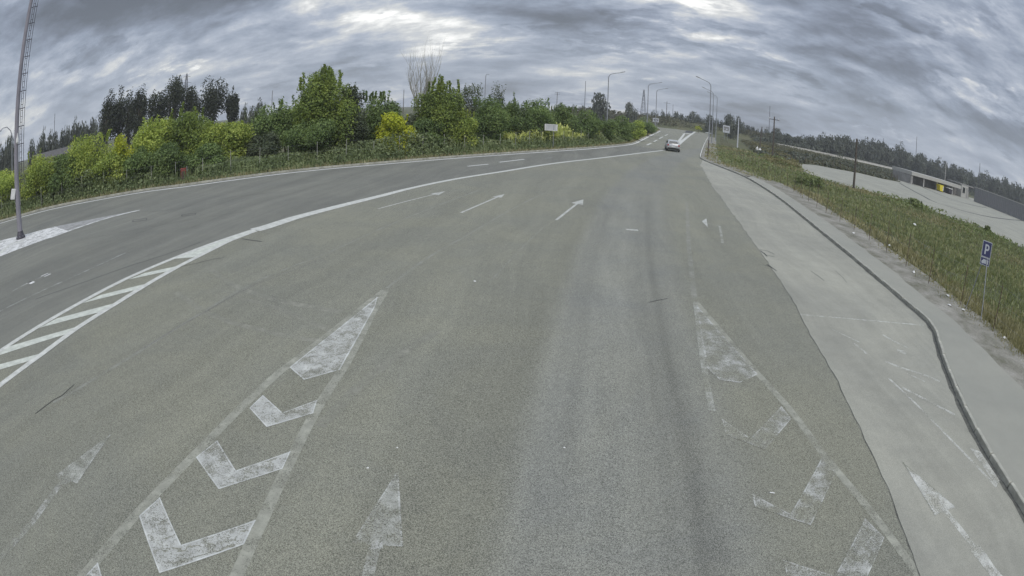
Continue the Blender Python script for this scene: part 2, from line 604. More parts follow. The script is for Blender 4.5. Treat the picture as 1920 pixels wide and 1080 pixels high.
M['steel_dark'] = plain('dark steel', (0.055, 0.052, 0.062), 0.55, 0.3)
M['mast'] = plain('grey mast paint', (0.235, 0.225, 0.25), 0.55, 0.2, var=0.2, scale=0.8)
M['white_box'] = plain('white enclosure', (0.62, 0.62, 0.60), 0.5)
M['wood'] = plain('weathered pole wood', (0.085, 0.072, 0.058), 0.9, var=0.35, scale=4)
M['pole_concrete'] = plain('pole concrete', (0.34, 0.335, 0.31), 0.9, var=0.2)
M['rust'] = plain('rusty post', (0.085, 0.058, 0.045), 0.9, var=0.4, scale=6)
M['roof_dark'] = plain('dark roof', (0.085, 0.08, 0.078), 0.8, var=0.25)
M['red'] = plain('faded red paint', (0.23, 0.050, 0.040), 0.7, var=0.3, scale=5, rust=(0.09, 0.04, 0.025))
M['sign_blue'] = plain('sign blue', (0.050, 0.055, 0.125), 0.45, var=0.08)
M['sign_white'] = plain('sign white', (0.48, 0.50, 0.53), 0.5, var=0.06)
M['sign_grey'] = plain('sign back', (0.46, 0.47, 0.48), 0.5, 0.1, var=0.08)
M['shed_wall'] = plain('grey rendered wall', (0.23, 0.225, 0.215), 0.9, var=0.25, scale=0.6)
M['shed_dark'] = plain('shed panels', (0.195, 0.19, 0.185), 0.85, var=0.3, scale=0.8)
M['fascia'] = plain('pale fascia', (0.36, 0.355, 0.33), 0.7, var=0.12)
M['grey_panel'] = plain('grey corrugated sheet', (0.20, 0.20, 0.205), 0.6, 0.2, var=0.12)
M['yellow'] = plain('yellow paint', (0.62, 0.52, 0.03), 0.5, var=0.12)
M['barrier'] = plain('barrier concrete', (0.40, 0.39, 0.36), 0.9, var=0.15, scale=0.4)
M['bark'] = plain('bark', (0.10, 0.085, 0.065), 0.95, var=0.35, scale=6)
M['pale_bark'] = plain('pale dry bark', (0.34, 0.33, 0.29), 0.95, var=0.25, scale=6)
M['car_body'] = plain('grey car paint', (0.42, 0.425, 0.43), 0.3, 0.3, var=0.05, spec=0.6)
M['glass'] = plain('dark glass', (0.02, 0.024, 0.028), 0.06, 0.0, var=0.1, spec=0.9)
M['rubber'] = plain('rubber', (0.02, 0.02, 0.02), 0.9)
M['tail_red'] = plain('tail light red', (0.28, 0.02, 0.02), 0.3)
M['litter'] = plain('white litter', (0.62, 0.62, 0.60), 0.7)
M['cable'] = plain('black cable', (0.02, 0.02, 0.02), 0.7)
G1 = [(0.058, 0.090, 0.034), (0.115, 0.173, 0.058), (0.187, 0.255, 0.084), (0.280, 0.352, 0.122)]
M['leaf_green'] = leaf_mat('green leaves', G1)
M['leaf_yellowgreen'] = leaf_mat('yellow green leaves', [(0.123, 0.171, 0.041), (0.255, 0.337, 0.073), (0.449, 0.524, 0.110), (0.617, 0.660, 0.168)])
M['leaf_mixed'] = leaf_mat('mixed green leaves', [(0.068, 0.102, 0.034), (0.142, 0.200, 0.052), (0.244, 0.312, 0.070), (0.371, 0.430, 0.097)])
M['leaf_yellow'] = leaf_mat('yellow leaves', [(0.20, 0.26, 0.035), (0.36, 0.41, 0.04), (0.54, 0.56, 0.05), (0.68, 0.66, 0.07)])
M['leaf_poplar'] = leaf_mat('dark poplar leaves', [(0.020, 0.026, 0.016), (0.034, 0.043, 0.024), (0.052, 0.062, 0.034), (0.080, 0.090, 0.048)])
M['leaf_dark'] = leaf_mat('dark leaves', [(0.046, 0.059, 0.037), (0.081, 0.104, 0.061), (0.130, 0.156, 0.087), (0.197, 0.225, 0.127)])
M['leaf_far'] = leaf_mat('distant dark leaves', [(0.046, 0.055, 0.046), (0.076, 0.087, 0.070), (0.112, 0.125, 0.096), (0.155, 0.172, 0.127)], trans=0.2)
M['weed'] = leaf_mat('roadside weeds', [(0.105, 0.135, 0.070), (0.165, 0.210, 0.100), (0.235, 0.285, 0.135), (0.31, 0.34, 0.18)])
M['bloom'] = leaf_mat('yellow flowering weeds', [(0.230, 0.278, 0.098), (0.411, 0.460, 0.149), (0.610, 0.642, 0.216), (0.700, 0.700, 0.315)])
M['scrub'] = leaf_mat('brownish scrub', [(0.060, 0.062, 0.042), (0.090, 0.092, 0.058), (0.125, 0.122, 0.074), (0.17, 0.155, 0.095)])
M['dry_scrub'] = leaf_mat('straw scrub', [(0.13, 0.135, 0.065), (0.20, 0.19, 0.09), (0.27, 0.245, 0.12), (0.34, 0.30, 0.16)])
M['grass'] = leaf_mat('grass blades', [(0.135, 0.155, 0.080), (0.190, 0.220, 0.105), (0.255, 0.275, 0.135), (0.32, 0.315, 0.17)])
M['dry_grass'] = leaf_mat('dry grass blades', [(0.185, 0.180, 0.100), (0.245, 0.230, 0.128), (0.30, 0.28, 0.16), (0.36, 0.33, 0.20)])
M['verge_weed'] = leaf_mat('verge weeds', [(0.115, 0.150, 0.060), (0.170, 0.215, 0.085), (0.235, 0.28, 0.115), (0.30, 0.33, 0.16)])





def ground_mat():
    m, q = new_mat('meadow ground')
    tc = q.n('ShaderNodeTexCoord').outputs['Object']
    a = q.noise(tc, 0.06, 8.0, 0.62, 0.4)
    b = q.noise(tc, 1.1, 7.0, 0.68)
    c = q.noise(tc, 14.0, 4.0, 0.7)
    g = q.ramp(q.m('ADD', q.m('MULTIPLY', a, 0.5), q.m('MULTIPLY', b, 0.5)),
               [(0.34, (0.058, 0.066, 0.036)), (0.48, (0.086, 0.094, 0.050)), (0.60, (0.118, 0.112, 0.068)), (0.72, (0.150, 0.134, 0.090))])
    k = q.m('ADD', 0.6, q.m('MULTIPLY', c, 0.8))
    q.put(q.bs.inputs['Base Color'], q.mixc(1.0, g, q.comb(k, k, k), 'MULTIPLY'))
    q.bs.inputs['Roughness'].default_value = 0.95
    q.bs.inputs['Specular IOR Level'].default_value = 0.1
    return m


def dirt_mat():
    m, q = new_mat('gravelly dirt')
    tc = q.n('ShaderNodeTexCoord').outputs['Object']
    b = q.noise(tc, 0.8, 8.0, 0.68, 0.3)
    s = q.xyz(q.voro(tc, 26.0, out='Color'))[0]
    f = q.noise(tc, 30.0, 4.0, 0.7)
    c = q.ramp(b, [(0.34, (0.124, 0.124, 0.088)), (0.50, (0.216, 0.207, 0.175)), (0.66, (0.296, 0.285, 0.251))])
    k = q.m('ADD', 0.62, q.m('ADD', q.m('MULTIPLY', s, 0.32), q.m('MULTIPLY', f, 0.44)))
    q.put(q.bs.inputs['Base Color'], q.mixc(1.0, c, q.comb(k, k, k), 'MULTIPLY'))
    q.bs.inputs['Roughness'].default_value = 0.95
    bp = q.n('ShaderNodeBump')
    bp.inputs['Strength'].default_value = 0.6
    bp.inputs['Distance'].default_value = 0.03
    q.put(bp.inputs['Height'], q.m('ADD', s, f))
    q.put(q.bs.inputs['Normal'], bp.outputs[0])
    return m


M['ground'] = ground_mat()
M['dirt'] = dirt_mat()

# ------------------------------------------------------------------ the lie of the land
# lines of the place, metres, camera over the origin, +Y ahead
KERB_L = [(-120.0, -14.0), (-90.0, 2.0), (-62.0, 15.5)] + [(-38.93, 24.3), (-34.85, 27.92), (-29.96, 30.05), (-25.76, 32.0), (-22.72, 32.8), (-18.97, 34.94), (-15.476, 37.35), (-9.682, 41.25), (-4.456, 46.6), (0.074, 52.03), (6.638, 61.71), (11.804, 71.34), (16.026, 80.63), (21.54, 98.89), (31.45, 132.74), (44.27, 176.73)]
KERB_R = [(7.0, -6.0), (7.3, 0.0)] + [(8.208, 3.026), (8.449, 4.366), (8.991, 5.966), (9.783, 7.549), (10.818, 9.254), (11.965, 10.872)]
KERB_R2 = [(12.382, 11.772), (12.959, 14.954), (13.989, 19.715), (15.394, 25.58), (17.737, 34.78), (19.374, 42.58), (20.18, 47.59), (20.49, 54.13), (20.74, 60.33), (21.21, 63.93), (22.2, 67.52), (25.01, 75.81), (33.82, 101.14), (45.38, 133.83), (58.42, 170.31)]
SEAM = [(2.6, -8.0)] + [(5.259, 3.715), (5.545, 4.86), (5.943, 6.627), (6.501, 8.767), (7.049, 11.158), (7.551, 12.912), (8.205, 15.649), (9.249, 20.0), (10.41, 25.0), (13.469, 37.6), (15.84, 46.44), (18.316, 55.64)]
WALK = [(12.6, -6.0)] + [(12.638, 6.686), (13.321, 9.99), (13.958, 12.322), (14.242, 14.495), (15.038, 17.611), (16.079, 22.48), (17.03, 26.04), (18.281, 31.91), (19.6, 37.51), (20.82, 43.79), (21.18, 48.07)]
WHITE_L = [(-12.364, 6.922), (-12.199, 8.611), (-11.948, 10.622), (-11.651, 12.753), (-11.132, 14.842), (-10.49, 17.027), (-9.707, 19.155)]
WHITE_R = [(-10.555, 5.504), (-10.472, 7.22), (-10.504, 8.963), (-10.389, 10.715), (-10.342, 12.516), (-10.25, 14.225), (-10.106, 15.497), (-9.932, 17.338), (-9.528, 18.889)]
WHITE_C = [(-9.641, 19.021), (-9.363, 19.513), (-8.808, 21.17), (-7.789, 23.34), (-6.241, 26.67), (-5.659, 28.2), (-3.622, 32.44), (-0.949, 36.98), (2.613, 43.63), (7.615, 51.97), (18.532, 71.98)]
FAR_EDGE = [(54.35, 226.19), (62.8, 234.9), (71.01, 241.55), (77.89, 246.87), (74.55, 217.18)]
FENCE_R = [(15.2, -4.0)] + [(15.472, 9.009), (15.96, 11.898), (16.191, 13.967), (16.091, 15.234), (17.99, 23.78), (18.796, 27.39), (19.173, 30.22), (20.32, 34.54), (22.19, 41.9), (24.07, 50.5), (28.7, 67.27), (35.14, 89.39), (47.21, 128.44)]
LOT = [(44.94, 84.75), (38.9, 68.93), (37.11, 59.39), (41.27, 54.42), (45.76, 50.37), (48.04, 44.19), (51.8, 42.94), (50.75, 39.08), (50.03, 32.26)] + [(70.0, 12.0), (150.0, 30.0), (230.0, 110.0), (205.0, 140.0)] + [(150.0, 128.0), (92.0, 112.0)] + [(86.71, 101.2), (76.22, 95.98), (70.42, 98.26), (60.77, 94.53), (55.73, 94.39)]

kerb_l = catmull(KERB_L, 1.0)
kerb_r = catmull(KERB_R, 0.5) + catmull(KERB_R2, 0.5)
white_c = catmull(WHITE_C, 1.5)
seam = catmull(SEAM, 1.0)
seam = [(p[0] + rng.uniform(-1, 1) * (0.012 + 0.0022 * max(0, p[1] - 8)), p[1]) for p in catmull(SEAM, 0.35)]
walk = [(p[0] + rng.uniform(-0.06, 0.06), p[1]) for p in catmull(WALK, 0.6)]
far_edge = catmull(FAR_EDGE, 5.0)


def flat(name, poly, z, material, label):
    return tag(MB().sheet(poly, z).build(name, material), label, None, None, 'structure')


# terrain: one sheet to the horizon, finer near the camera
def terrain():
    rs = np.concatenate([[0], np.geomspace(6, 900, 40)])
    na = 96
    vs = [(0, 0, -0.06)]
    for r in rs[1:]:
        for k in range(na):
            a = 2 * math.pi * k / na
            vs.append((r * math.sin(a), r * math.cos(a) + 20, -0.06))
    fs = [(0, 1 + (k + 1) % na, 1 + k) for k in range(na)]
    for i in range(len(rs) - 2):
        for k in range(na):
            j = (k + 1) % na
            fs.append((1 + i * na + k, 1 + i * na + j, 1 + (i + 1) * na + j, 1 + (i + 1) * na + k))
    mb = MB()
    mb.add(vs, fs, True)
    o = mb.build('ground', M['ground'])
    return tag(o, 'flat meadow ground stretching out to the tree lined horizon', None, None, 'structure')


terrain()
left_rev = kerb_l[::-1]
road_poly = kerb_l + far_edge + [p for p in catmull(KERB_R2, 1.0)[::-1]] + catmull(KERB_R, 1.0)[::-1] + [(5.0, -30.0), (-110.0, -45.0)]
road = flat('road', road_poly, 0.0, M['asphalt'], 'wide worn grey asphalt road of a toll plaza narrowing to a junction')
left_bound = [(-10.4, -30.0), (-10.6, -5.0)] + WHITE_L + [(p[0], p[1]) for p in white_c[2:]]
carriage = [p for p in kerb_l if p[1] < 108 and p[0] < 60]
k_end = [p for p in kerb_l if p[1] >= 70 and p[1] < 78][-1]
carriage = [p for p in kerb_l if p[1] <= k_end[1]]
dark_poly = [(-110.0, -44.0)] + carriage + [p for p in left_bound[::-1]]
flat('carriageway', dark_poly, 0.003, M['dark_asphalt'], 'darker asphalt carriageway left of the white boundary line')
apron_poly = seam + [p for p in catmull(KERB_R2, 1.0)[::-1] if p[1] < 63] + catmull(KERB_R, 1.0)[::-1]
flat('pavement', apron_poly, 0.003, M['concrete'], 'pale concrete apron between the asphalt and the right kerb')

# right verge: walk, dirt, then grass
WALK_TOP = 0.106
kr_in = offset(kerb_r, -0.105)
kr_in = [p for p in kr_in if p[1] < 47.5]
mb = MB()
mb.prism(kr_in + walk[::-1], -0.05, WALK_TOP)
tag(mb.build('sidewalk', M['walk']), 'pale cement walk running behind the right kerb', None, None, 'structure')
dirt_out = offset(walk, -2.3)
far_dirt = [p for p in offset(kerb_r, -0.16) if p[1] >= 46]
mb = MB()
line_a = walk + far_dirt[4:]
line_b = [p for p in offset(line_a, -2.4)]
n = min(len(line_a), len(line_b))
vs, fs = [], []
for i in range(n):
    vs += [(*line_a[i], 0.085), (*line_b[i], 0.05)]
for i in range(n - 1):
    fs.append((2 * i, 2 * i + 1, 2 * i + 3, 2 * i + 2))
mb.add(vs, fs, True)
tag(mb.build('verge', M['dirt']), 'strip of gravelly dirt between the cement walk and the grass', None, None, 'structure')
mb = MB()
ll = [p for p in kerb_l]
vs, fs = [], []
for i, (a, b) in enumerate(zip(offset(ll, 0.14), offset(ll, 2.0))):
    w = 0.25 * math.sin(i * 1.7) + 0.2 * math.sin(i * 0.53)
    vs += [(*a, 0.08), (b[0] - w * 0.5, b[1] + w * 0.5, 0.02)]
fs = [(2 * i + 1, 2 * i, 2 * i + 2, 2 * i + 3) for i in range(len(ll) - 1)]
mb.add(vs, fs, True)
tag(mb.build('shoulder', M['dirt']), 'narrow dirt shoulder behind the left kerb', None, None, 'structure')

# the lot on the right with its pale concrete edge
flat('car_park', LOT, 0.03, M['lot'], 'pale empty concrete lot in front of the low grey shed')
mb = MB()
edge = catmull(LOT[:9], 2.0)
vs, fs = [], []
for a, b in zip(offset(edge, 0.25), offset(edge, -0.25)):
    vs += [(*a, 0.12), (*b, 0.12), (*b, -0.05), (*a, -0.05)]
for i in range(len(edge) - 1):
    for k in range(4):
        j = (k + 1) % 4
        fs.append((4 * i + k, 4 * i + j, 4 * i + 4 + j, 4 * i + 4 + k))
mb.add(vs, fs)
tag(mb.build('kerb', M['barrier']), 'pale concrete edging along the near side of the lot', None, None, 'structure')
for pts, w, lab in (([(81.46, 95.91), (73.41, 83.02), (65.58, 69.05), (61.98, 61.6), (66.33, 59.43), (74.47, 60.41), (95.61, 69.07), (131.87, 86.67)], 0.6, 'long dark tar seam curving across the pale lot, nearer to the camera'),
                    ([(102.33, 110.98), (93.39, 95.9), (89.35, 82.33), (98.8, 83.76), (113.99, 90.55)], 0.7, 'dark tar seam on the pale lot beside the shed')):
    tag(MB().strip(catmull(pts, 3), w, 0.036).build('tar_seam', M['tar']), lab, None, None, 'structure')

# bank behind the junction and rough scrubby rise beyond the lot
def bank(name, line, w, h, material, label):
    mb = MB()
    vs, fs = [], []
    m = 7
    for i, p in enumerate(line):
        a, b = line[max(i - 1, 0)], line[min(i + 1, len(line) - 1)]
        t = Vector((b[0] - a[0], b[1] - a[1])).normalized()
        e = min(1.0, i / 3, (len(line) - 1 - i) / 3)
        for k in range(m):
            u = k / (m - 1)
            hh = h * e * math.sin(math.pi * u) * (0.85 + 0.25 * math.sin(i * 0.9 + k))
            vs.append((p[0] - t.y * w * u, p[1] + t.x * w * u, hh - 0.08))
    for i in range(len(line) - 1):
        for k in range(m - 1):
            fs.append((i * m + k, (i + 1) * m + k, (i + 1) * m + k + 1, i * m + k + 1))
    mb.add(vs, fs, True)
    return tag(mb.build(name, material), label, None, None, 'structure')


bank('hill', catmull([(20.0, 215.0), (50.0, 222.0), (75.0, 228.0), (100.0, 226.0), (130.0, 225.0), (190.0, 232.0)], 8.0), 22.0, 3.6, M['ground'],
     'low grassy bank behind the junction')

# ------------------------------------------------------------------ kerbs


def kerb_run(name, line, label, inner, material, white_from=None):
    root = tag(empty(name), label, None, None, 'structure')
    pts = resample(line, 1.0)
    cache = {}
    for i, (x, y, a) in enumerate(pts[:-1]):
        x2, y2, _ = pts[i + 1]
        L = math.hypot(x2 - x, y2 - y)
        mt = material
        if white_from and y > white_from:
            mt = M['kerb_white']
        key = (round(L, 2), mt.name)
        if key not in cache:
            cache[key] = MB().box((0, 0, 0), (L - 0.034, 0.10, 0.22), 0.0, 0.010).mesh('kerb_stone', mt)
        o = link_mesh('kerb_stone', cache[key], root)
        an = math.atan2(y2 - y, x2 - x)
        nx, ny = -math.sin(an), math.cos(an)
        o.location = ((x + x2) / 2 + nx * inner, (y + y2) / 2 + ny * inner, 0.005 + rng.uniform(-0.010, 0.010))
        o.rotation_euler = (rng.uniform(-0.03, 0.03), rng.uniform(-0.008, 0.008), an + rng.uniform(-0.008, 0.008))
    return root


kerb_run('kerb', [p for p in kerb_r], 'weathered concrete kerb of separate stones along the right side', -0.052, M['kerb'], 66.5)
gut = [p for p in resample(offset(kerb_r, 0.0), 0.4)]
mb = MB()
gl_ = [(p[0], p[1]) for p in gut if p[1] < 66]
mb.strip(gl_, [rng.uniform(0.06, 0.19) for _ in gl_], 0.0048, 0.06)  # gutter dirt, darkened to paint in the shadow side of the kerb
tag(mb.build('gutter', M['grit_shade']), 'dark gritty gutter with painted kerb shade along the foot of the right kerb', None, None, 'structure')
mb = MB()
kl = kerb_l
vs, fs = [], []
for a, b in zip(offset(kl, 0.0), offset(kl, 0.15)):
    vs += [(*a, -0.05), (*a, 0.12), (*b, 0.12), (*b, -0.05)]
for i in range(len(kl) - 1):
    for k in range(3):
        fs.append((4 * i + k, 4 * i + k + 1, 4 * i + 5 + k, 4 * i + 4 + k))
mb.add(vs, fs)
tag(mb.build('kerb', M['kerb']), 'low concrete kerb along the left side under the weeds', None, None, 'structure')
mb = MB()
fe = offset(far_edge, 0.5)
vs, fs = [], []
for a, b in zip(fe, offset(fe, 1.2)):
    vs += [(*a, -0.05), (*a, 0.32), (*b, 0.40), (*b, -0.05)]
for i in range(len(fe) - 1):
    for k in range(3):
        fs.append((4 * i + k, 4 * i + 4 + k, 4 * i + 5 + k, 4 * i + k + 1))
mb.add(vs, fs)
tag(mb.build('kerb', M['kerb_white']), 'pale kerb on the far side of the junction', None, None, 'structure')

# ------------------------------------------------------------------ road markings (parts of the road)
ZM = 0.002


def mark(name, poly, material, z=ZM):
    return MB().sheet(poly, z).build(name, material, road)


def rim(root, poly, w, material, z, skip=()):
    """narrow strips where the paint is thickest, just inside the outline"""
    c = Vector((sum(p[0] for p in poly) / len(poly), sum(p[1] for p in poly) / len(poly)))
    n = len(poly)
    area = sum(poly[i][0] * poly[(i + 1) % n][1] - poly[(i + 1) % n][0] * poly[i][1] for i in range(n))
    mb = MB()
    for i in range(n):
        if i in skip:
            continue
        a, b = Vector(poly[i]), Vector(poly[(i + 1) % n])
        t = (b - a).normalized()
        nn = Vector((-t.y, t.x)) * (1 if area > 0 else -1)
        a, b = a + t * w * 0.3 + nn * w * 0.5, b - t * w * 0.3 + nn * w * 0.5
        m = max(2, int((b - a).length / 0.15))
        pts = [a.lerp(b, k / m) for k in range(m + 1)]
        mb.strip([(p.x, p.y) for p in pts], [w * rng.uniform(0.5, 1.2) for p in pts], z + 0.0001 * i)
    o = mb.build('paint_rim', material)
    o.parent = root


def line(name, pts, w, material, z=ZM, smooth=None):
    if smooth:
        pts = catmull(pts, smooth)
    return MB().strip(pts, w, z).build(name, material, road)


# white boundary with hatched wedge
line('boundary_line', WHITE_L[:-1] + [WHITE_L[-1]], 0.24, M['white_paint'], 0.0074, 1.0)
line('boundary_line', [(-10.6, -3.0)] + WHITE_R, 0.24, M['white_paint'], 0.0078, 1.0)
line('boundary_line', [(-13.6, -1.0)] + WHITE_L[:2], 0.24, M['white_paint'], 0.0082, 1.0)
wc = catmull(WHITE_C, 1.5)
line('boundary_line', wc, [max(0.34, 0.75 - 0.06 * i) for i in range(len(wc))], M['white_paint'], 0.0086)
mark('hatch_fill', [(-11.106, 14.933), (-10.49, 17.027), (-9.795, 18.935), (-9.663, 19.066), (-9.528, 18.889), (-9.932, 17.338), (-10.141, 15.561), (-10.321, 15.164)], M['hatch_paint'], 0.0068)
HS = [[(-11.487, 12.675), (-11.235, 13.374), (-10.231, 14.267), (-10.32, 13.689)], [(-11.841, 10.46), (-11.593, 11.219), (-10.303, 12.521), (-10.382, 11.879)], [(-12.075, 8.506), (-11.933, 9.219), (-10.421, 10.752), (-10.431, 10.1)],
      [(-12.203, 6.563), (-12.411, 7.002), (-10.508, 9.017), (-10.568, 8.472)], [(-12.174, 5.163), (-12.343, 5.565), (-10.553, 7.248), (-10.6, 6.808)]]
for i, h in enumerate(HS):
    mark('hatch_stripe', h, M['hatch_paint'], 0.0052 + 0.0002 * i)
d = np.array(HS[-1]) - np.array(HS[-2])
for k in (1, 2):
    mark('hatch_stripe', [tuple(map(float, np.array(p) + d[i] * k)) for i, p in enumerate(HS[-1])], M['hatch_paint'], 0.0062 + 0.0002 * k)

# left gore (worn chevrons)
gl_l = [(-3.016, 12.873), (-3.451, 10.563), (-3.868, 8.574), (-3.952, 8.224), (-4.116, 7.091), (-4.311, 5.425), (-4.525, 3.861), (-4.67, 2.501)] + [(-4.896, 1.048)]
gl_r = [(-2.985, 12.797), (-2.962, 11.69), (-2.841, 8.822), (-2.877, 7.306), (-2.844, 5.995), (-2.778, 4.344), (-2.756, 3.391)] + [(-2.713, 2.421)]
line('gore_line', gl_l, 0.17, M['ghost_paint'], ZM, 0.5)
line('gore_line', gl_r, 0.17, M['ghost_paint'], ZM + 0.0008, 0.5)
ZF = ZM + 0.0018
TIP = [(-3.073, 12.321), (-3.418, 10.451), (-3.834, 8.425), (-3.403, 8.023), (-2.882, 8.521), (-2.919, 9.975), (-2.982, 11.722)]
rim(mark('gore_tip', TIP, M['worn_paint'], ZF), TIP, 0.03, M['rim_paint'], ZF + 0.0008)
CH = [[(-4.0, 6.888), (-3.933, 7.343), (-3.387, 6.894), (-2.956, 7.411), (-2.893, 6.997), (-3.488, 6.428)], [(-4.263, 5.333), (-4.123, 5.849), (-3.518, 5.247), (-2.901, 5.917), (-2.876, 5.491), (-3.593, 4.773)],
      [(-4.474, 3.793), (-4.364, 4.279), (-3.627, 3.565), (-2.862, 4.369), (-2.852, 3.894), (-3.69, 2.988)]]
CH.append([tuple(map(float, 2.0 * np.array(a) - np.array(b))) for a, b in zip(CH[2], CH[1])])
for c in CH:
    rim(mark('chevron', c, M['worn_paint'], ZF), c, 0.022, M['rim_paint'], ZF + 0.0008)
# right gore, mostly worn away
gr_r = [(4.522, 12.94), (4.556, 11.436), (4.653, 8.888), (4.769, 7.489), (4.788, 5.874), (4.931, 4.487), (5.052, 2.97)] + [(5.18, 1.842)]
gr_l = [(4.507, 12.938), (4.281, 11.991), (3.887, 10.414), (3.545, 8.924), (3.267, 7.553)]
line('gore_line', gr_r, 0.15, M['ghost_paint'], ZM, 0.5)
line('gore_line', gr_l, 0.12, M['faint_paint'], ZM + 0.0008, 0.5)
TIP = [(4.468, 12.663), (4.502, 11.272), (4.646, 8.842), (4.136, 8.512), (3.759, 8.635), (3.645, 9.148), (3.924, 10.415)]
rim(mark('gore_tip', TIP, M['thin_paint'], ZF), TIP, 0.04, M['rim_thin'], ZF + 0.0008)
CV = [(4.637, 7.581), (4.661, 7.148), (3.794, 6.31), (3.272, 6.805), (3.362, 7.27), (3.662, 6.651)]
rim(mark('chevron', CV, M['thin_paint'], ZF), CV, 0.022, M['rim_thin'], ZF + 0.0008)
CV = [(4.69, 5.894), (4.778, 5.485), (3.831, 4.439), (3.159, 5.002), (3.211, 5.279), (3.621, 4.737)]
rim(mark('chevron', CV, M['thin_paint'], ZF), CV, 0.022, M['rim_thin'], ZF + 0.0008)
CV = [(4.756, 4.322), (4.872, 3.835), (4.064, 3.065), (3.163, 3.644), (3.202, 3.909), (3.79, 3.423)]
rim(mark('chevron', CV, M['thin_paint'], ZF), CV, 0.022, M['rim_thin'], ZF + 0.0008)


def arrow(head, shaft, mh, ms, w, z=ZF, rimmed=False):
    root = mark('lane_arrow', head, mh, z)
    o = MB().strip(shaft, w, z - 0.0009).build('arrow_shaft', ms)
    o.parent = root
    if rimmed:
        rim(root, head, 0.02, M['rim_thin'], z + 0.0008)
    return root


arrow([(-1.346, 5.834), (-1.626, 4.292), (-1.052, 4.358)], [(-1.362, 4.418), (-1.345, 3.845)] + [(-1.299, 3.019)], M['faint_paint'], M['faint_paint'], 0.13, ZF, True)
mark('paint_blot', [(-1.409, 4.38), (-1.294, 4.413), (-1.265, 4.28), (-1.39, 4.244)], M['worn_paint'], ZF + 0.0015)
arrow([(-6.126, 5.289), (-6.456, 3.888), (-5.916, 3.9)], [(-6.236, 3.905), (-6.158, 2.719), (-6.234, 1.746)] + [(-6.362, 0.768)], M['faint_paint'], M['thin_paint'], 0.13, ZF, True)
mark('paint_blot', [(-6.513, 3.89), (-6.281, 3.976), (-6.04, 3.897), (-6.161, 3.73)], M['thin_paint'], ZF + 0.0015)
arrow([(6.267, 5.399), (6.068, 3.924), (6.646, 3.933)], [(6.364, 3.939), (6.426, 2.89), (6.522, 2.179)] + [(6.668, 1.157)], M['apron_paint'], M['apron_paint'], 0.13, 0.0056, True)
mark('paint_blot', [(6.287, 2.943), (6.573, 2.958), (6.559, 2.226), (6.354, 2.206)], M['apron_paint'], ZF + 0.0015)
arrow([(-3.452, 28.09), (-4.067, 27.24), (-3.624, 26.93)], [(-5.679, 23.15), (-4.853, 24.96), (-3.863, 27.08)], M['dusty_paint'], M['dusty_paint'], 0.09)
arrow([(-0.544, 27.77), (-1.089, 26.8), (-0.664, 26.68)], [(-2.133, 22.67), (-0.864, 26.76)], M['dusty_paint'], M['dusty_paint'], 0.11)
arrow([(3.223, 27.32), (2.525, 26.1), (3.032, 25.79)], [(1.587, 21.96), (2.824, 26.14)], M['dusty_paint'], M['dusty_paint'], 0.11)
arrow([(8.16, 23.8), (8.035, 22.57), (8.659, 24.64)], [(7.727, 19.768), (8.756, 23.0), (8.303, 23.49)], M['dusty_paint'], M['faint_paint'], 0.11)
mark('paint_blot', [(4.173, 21.04), (4.631, 21.04), (4.604, 20.8), (4.151, 20.81)], M['dusty_paint'])
# lane seams and erased lines
line('lane_seam', [(-8.238, 5.626), (-7.989, 6.344), (-7.505, 8.343), (-7.11, 10.782), (-6.696, 13.046), (-5.523, 16.17), (-4.604, 19.669), (-3.178, 24.46), (-1.799, 28.87)], 0.10, M['faint_ghost'], ZM - 0.0005, 1.0)
line('lane_seam', [(-2.991, 12.998), (-2.466, 15.622), (-1.578, 18.697), (-0.135, 23.85), (1.39, 28.66)], 0.085, M['faint_ghost'], ZM - 0.0003, 1.0)
line('lane_seam', [(-0.586, 13.694), (0.442, 18.136), (1.199, 21.12)], 0.045, M['faint_ghost'], ZM, 1.0)
line('lane_seam', [(4.553, 13.143), (5.965, 18.489), (7.091, 22.45), (8.926, 28.84)], 0.16, M['faint_ghost'], ZM - 0.0005, 1.0)
line('crack', [(-7.522, 8.396), (-7.297, 9.59), (-7.053, 10.685), (-6.594, 12.831), (-5.899, 14.359), (-5.404, 15.81)], 0.035, M['patch'], ZM + 0.0008, 0.7)
for a, w in (([(-8.384, 5.099), (-8.357, 5.42), (-8.321, 5.707), (-8.207, 5.959), (-8.245, 6.203), (-8.242, 6.429)], 0.03), ([(-9.558, 17.653), (-9.061, 17.468), (-8.494, 17.295)], 0.07),
             ([(-14.57, 10.367), (-13.542, 12.033), (-12.589, 13.97), (-11.894, 15.222), (-11.358, 16.568), (-11.195, 17.134)], 0.05), ([(-10.127, 14.147), (-9.676, 14.589), (-9.318, 15.035), (-8.996, 15.239)], 0.03),
             ([(3.255, 12.731), (3.512, 12.912), (3.797, 13.06)], 0.03),
             ([(10.124, 16.593), (10.137, 16.101), (10.103, 15.506)], 0.03), ([(11.444, 16.85), (11.319, 16.063), (11.12, 15.432)], 0.02)):
    g = [(p[0] + rng.uniform(-.02, .02), p[1] + rng.uniform(-.02, .02)) for p in catmull(a, 0.35)]
    line('crack', g, w * 0.8, M['tar'], 0.0056)
for a, w in (([(-4.364, 34.03), (-2.318, 36.6), (-0.914, 34.76)], 0.04), ([(-20.71, 23.48), (-17.213, 23.97), (-15.438, 26.57), (-12.681, 28.09)], 0.05),
             ([(-19.458, 17.73), (-16.728, 19.299), (-14.703, 20.89), (-11.797, 22.9)], 0.04)):
    g = [(p[0] + rng.uniform(-.05, .05), p[1] + rng.uniform(-.05, .05)) for p in catmull(a, 0.25)]
    line('crack', g, [w * rng.uniform(0.4, 1.3) for _ in g], M['grit_shade'], 0.0060)
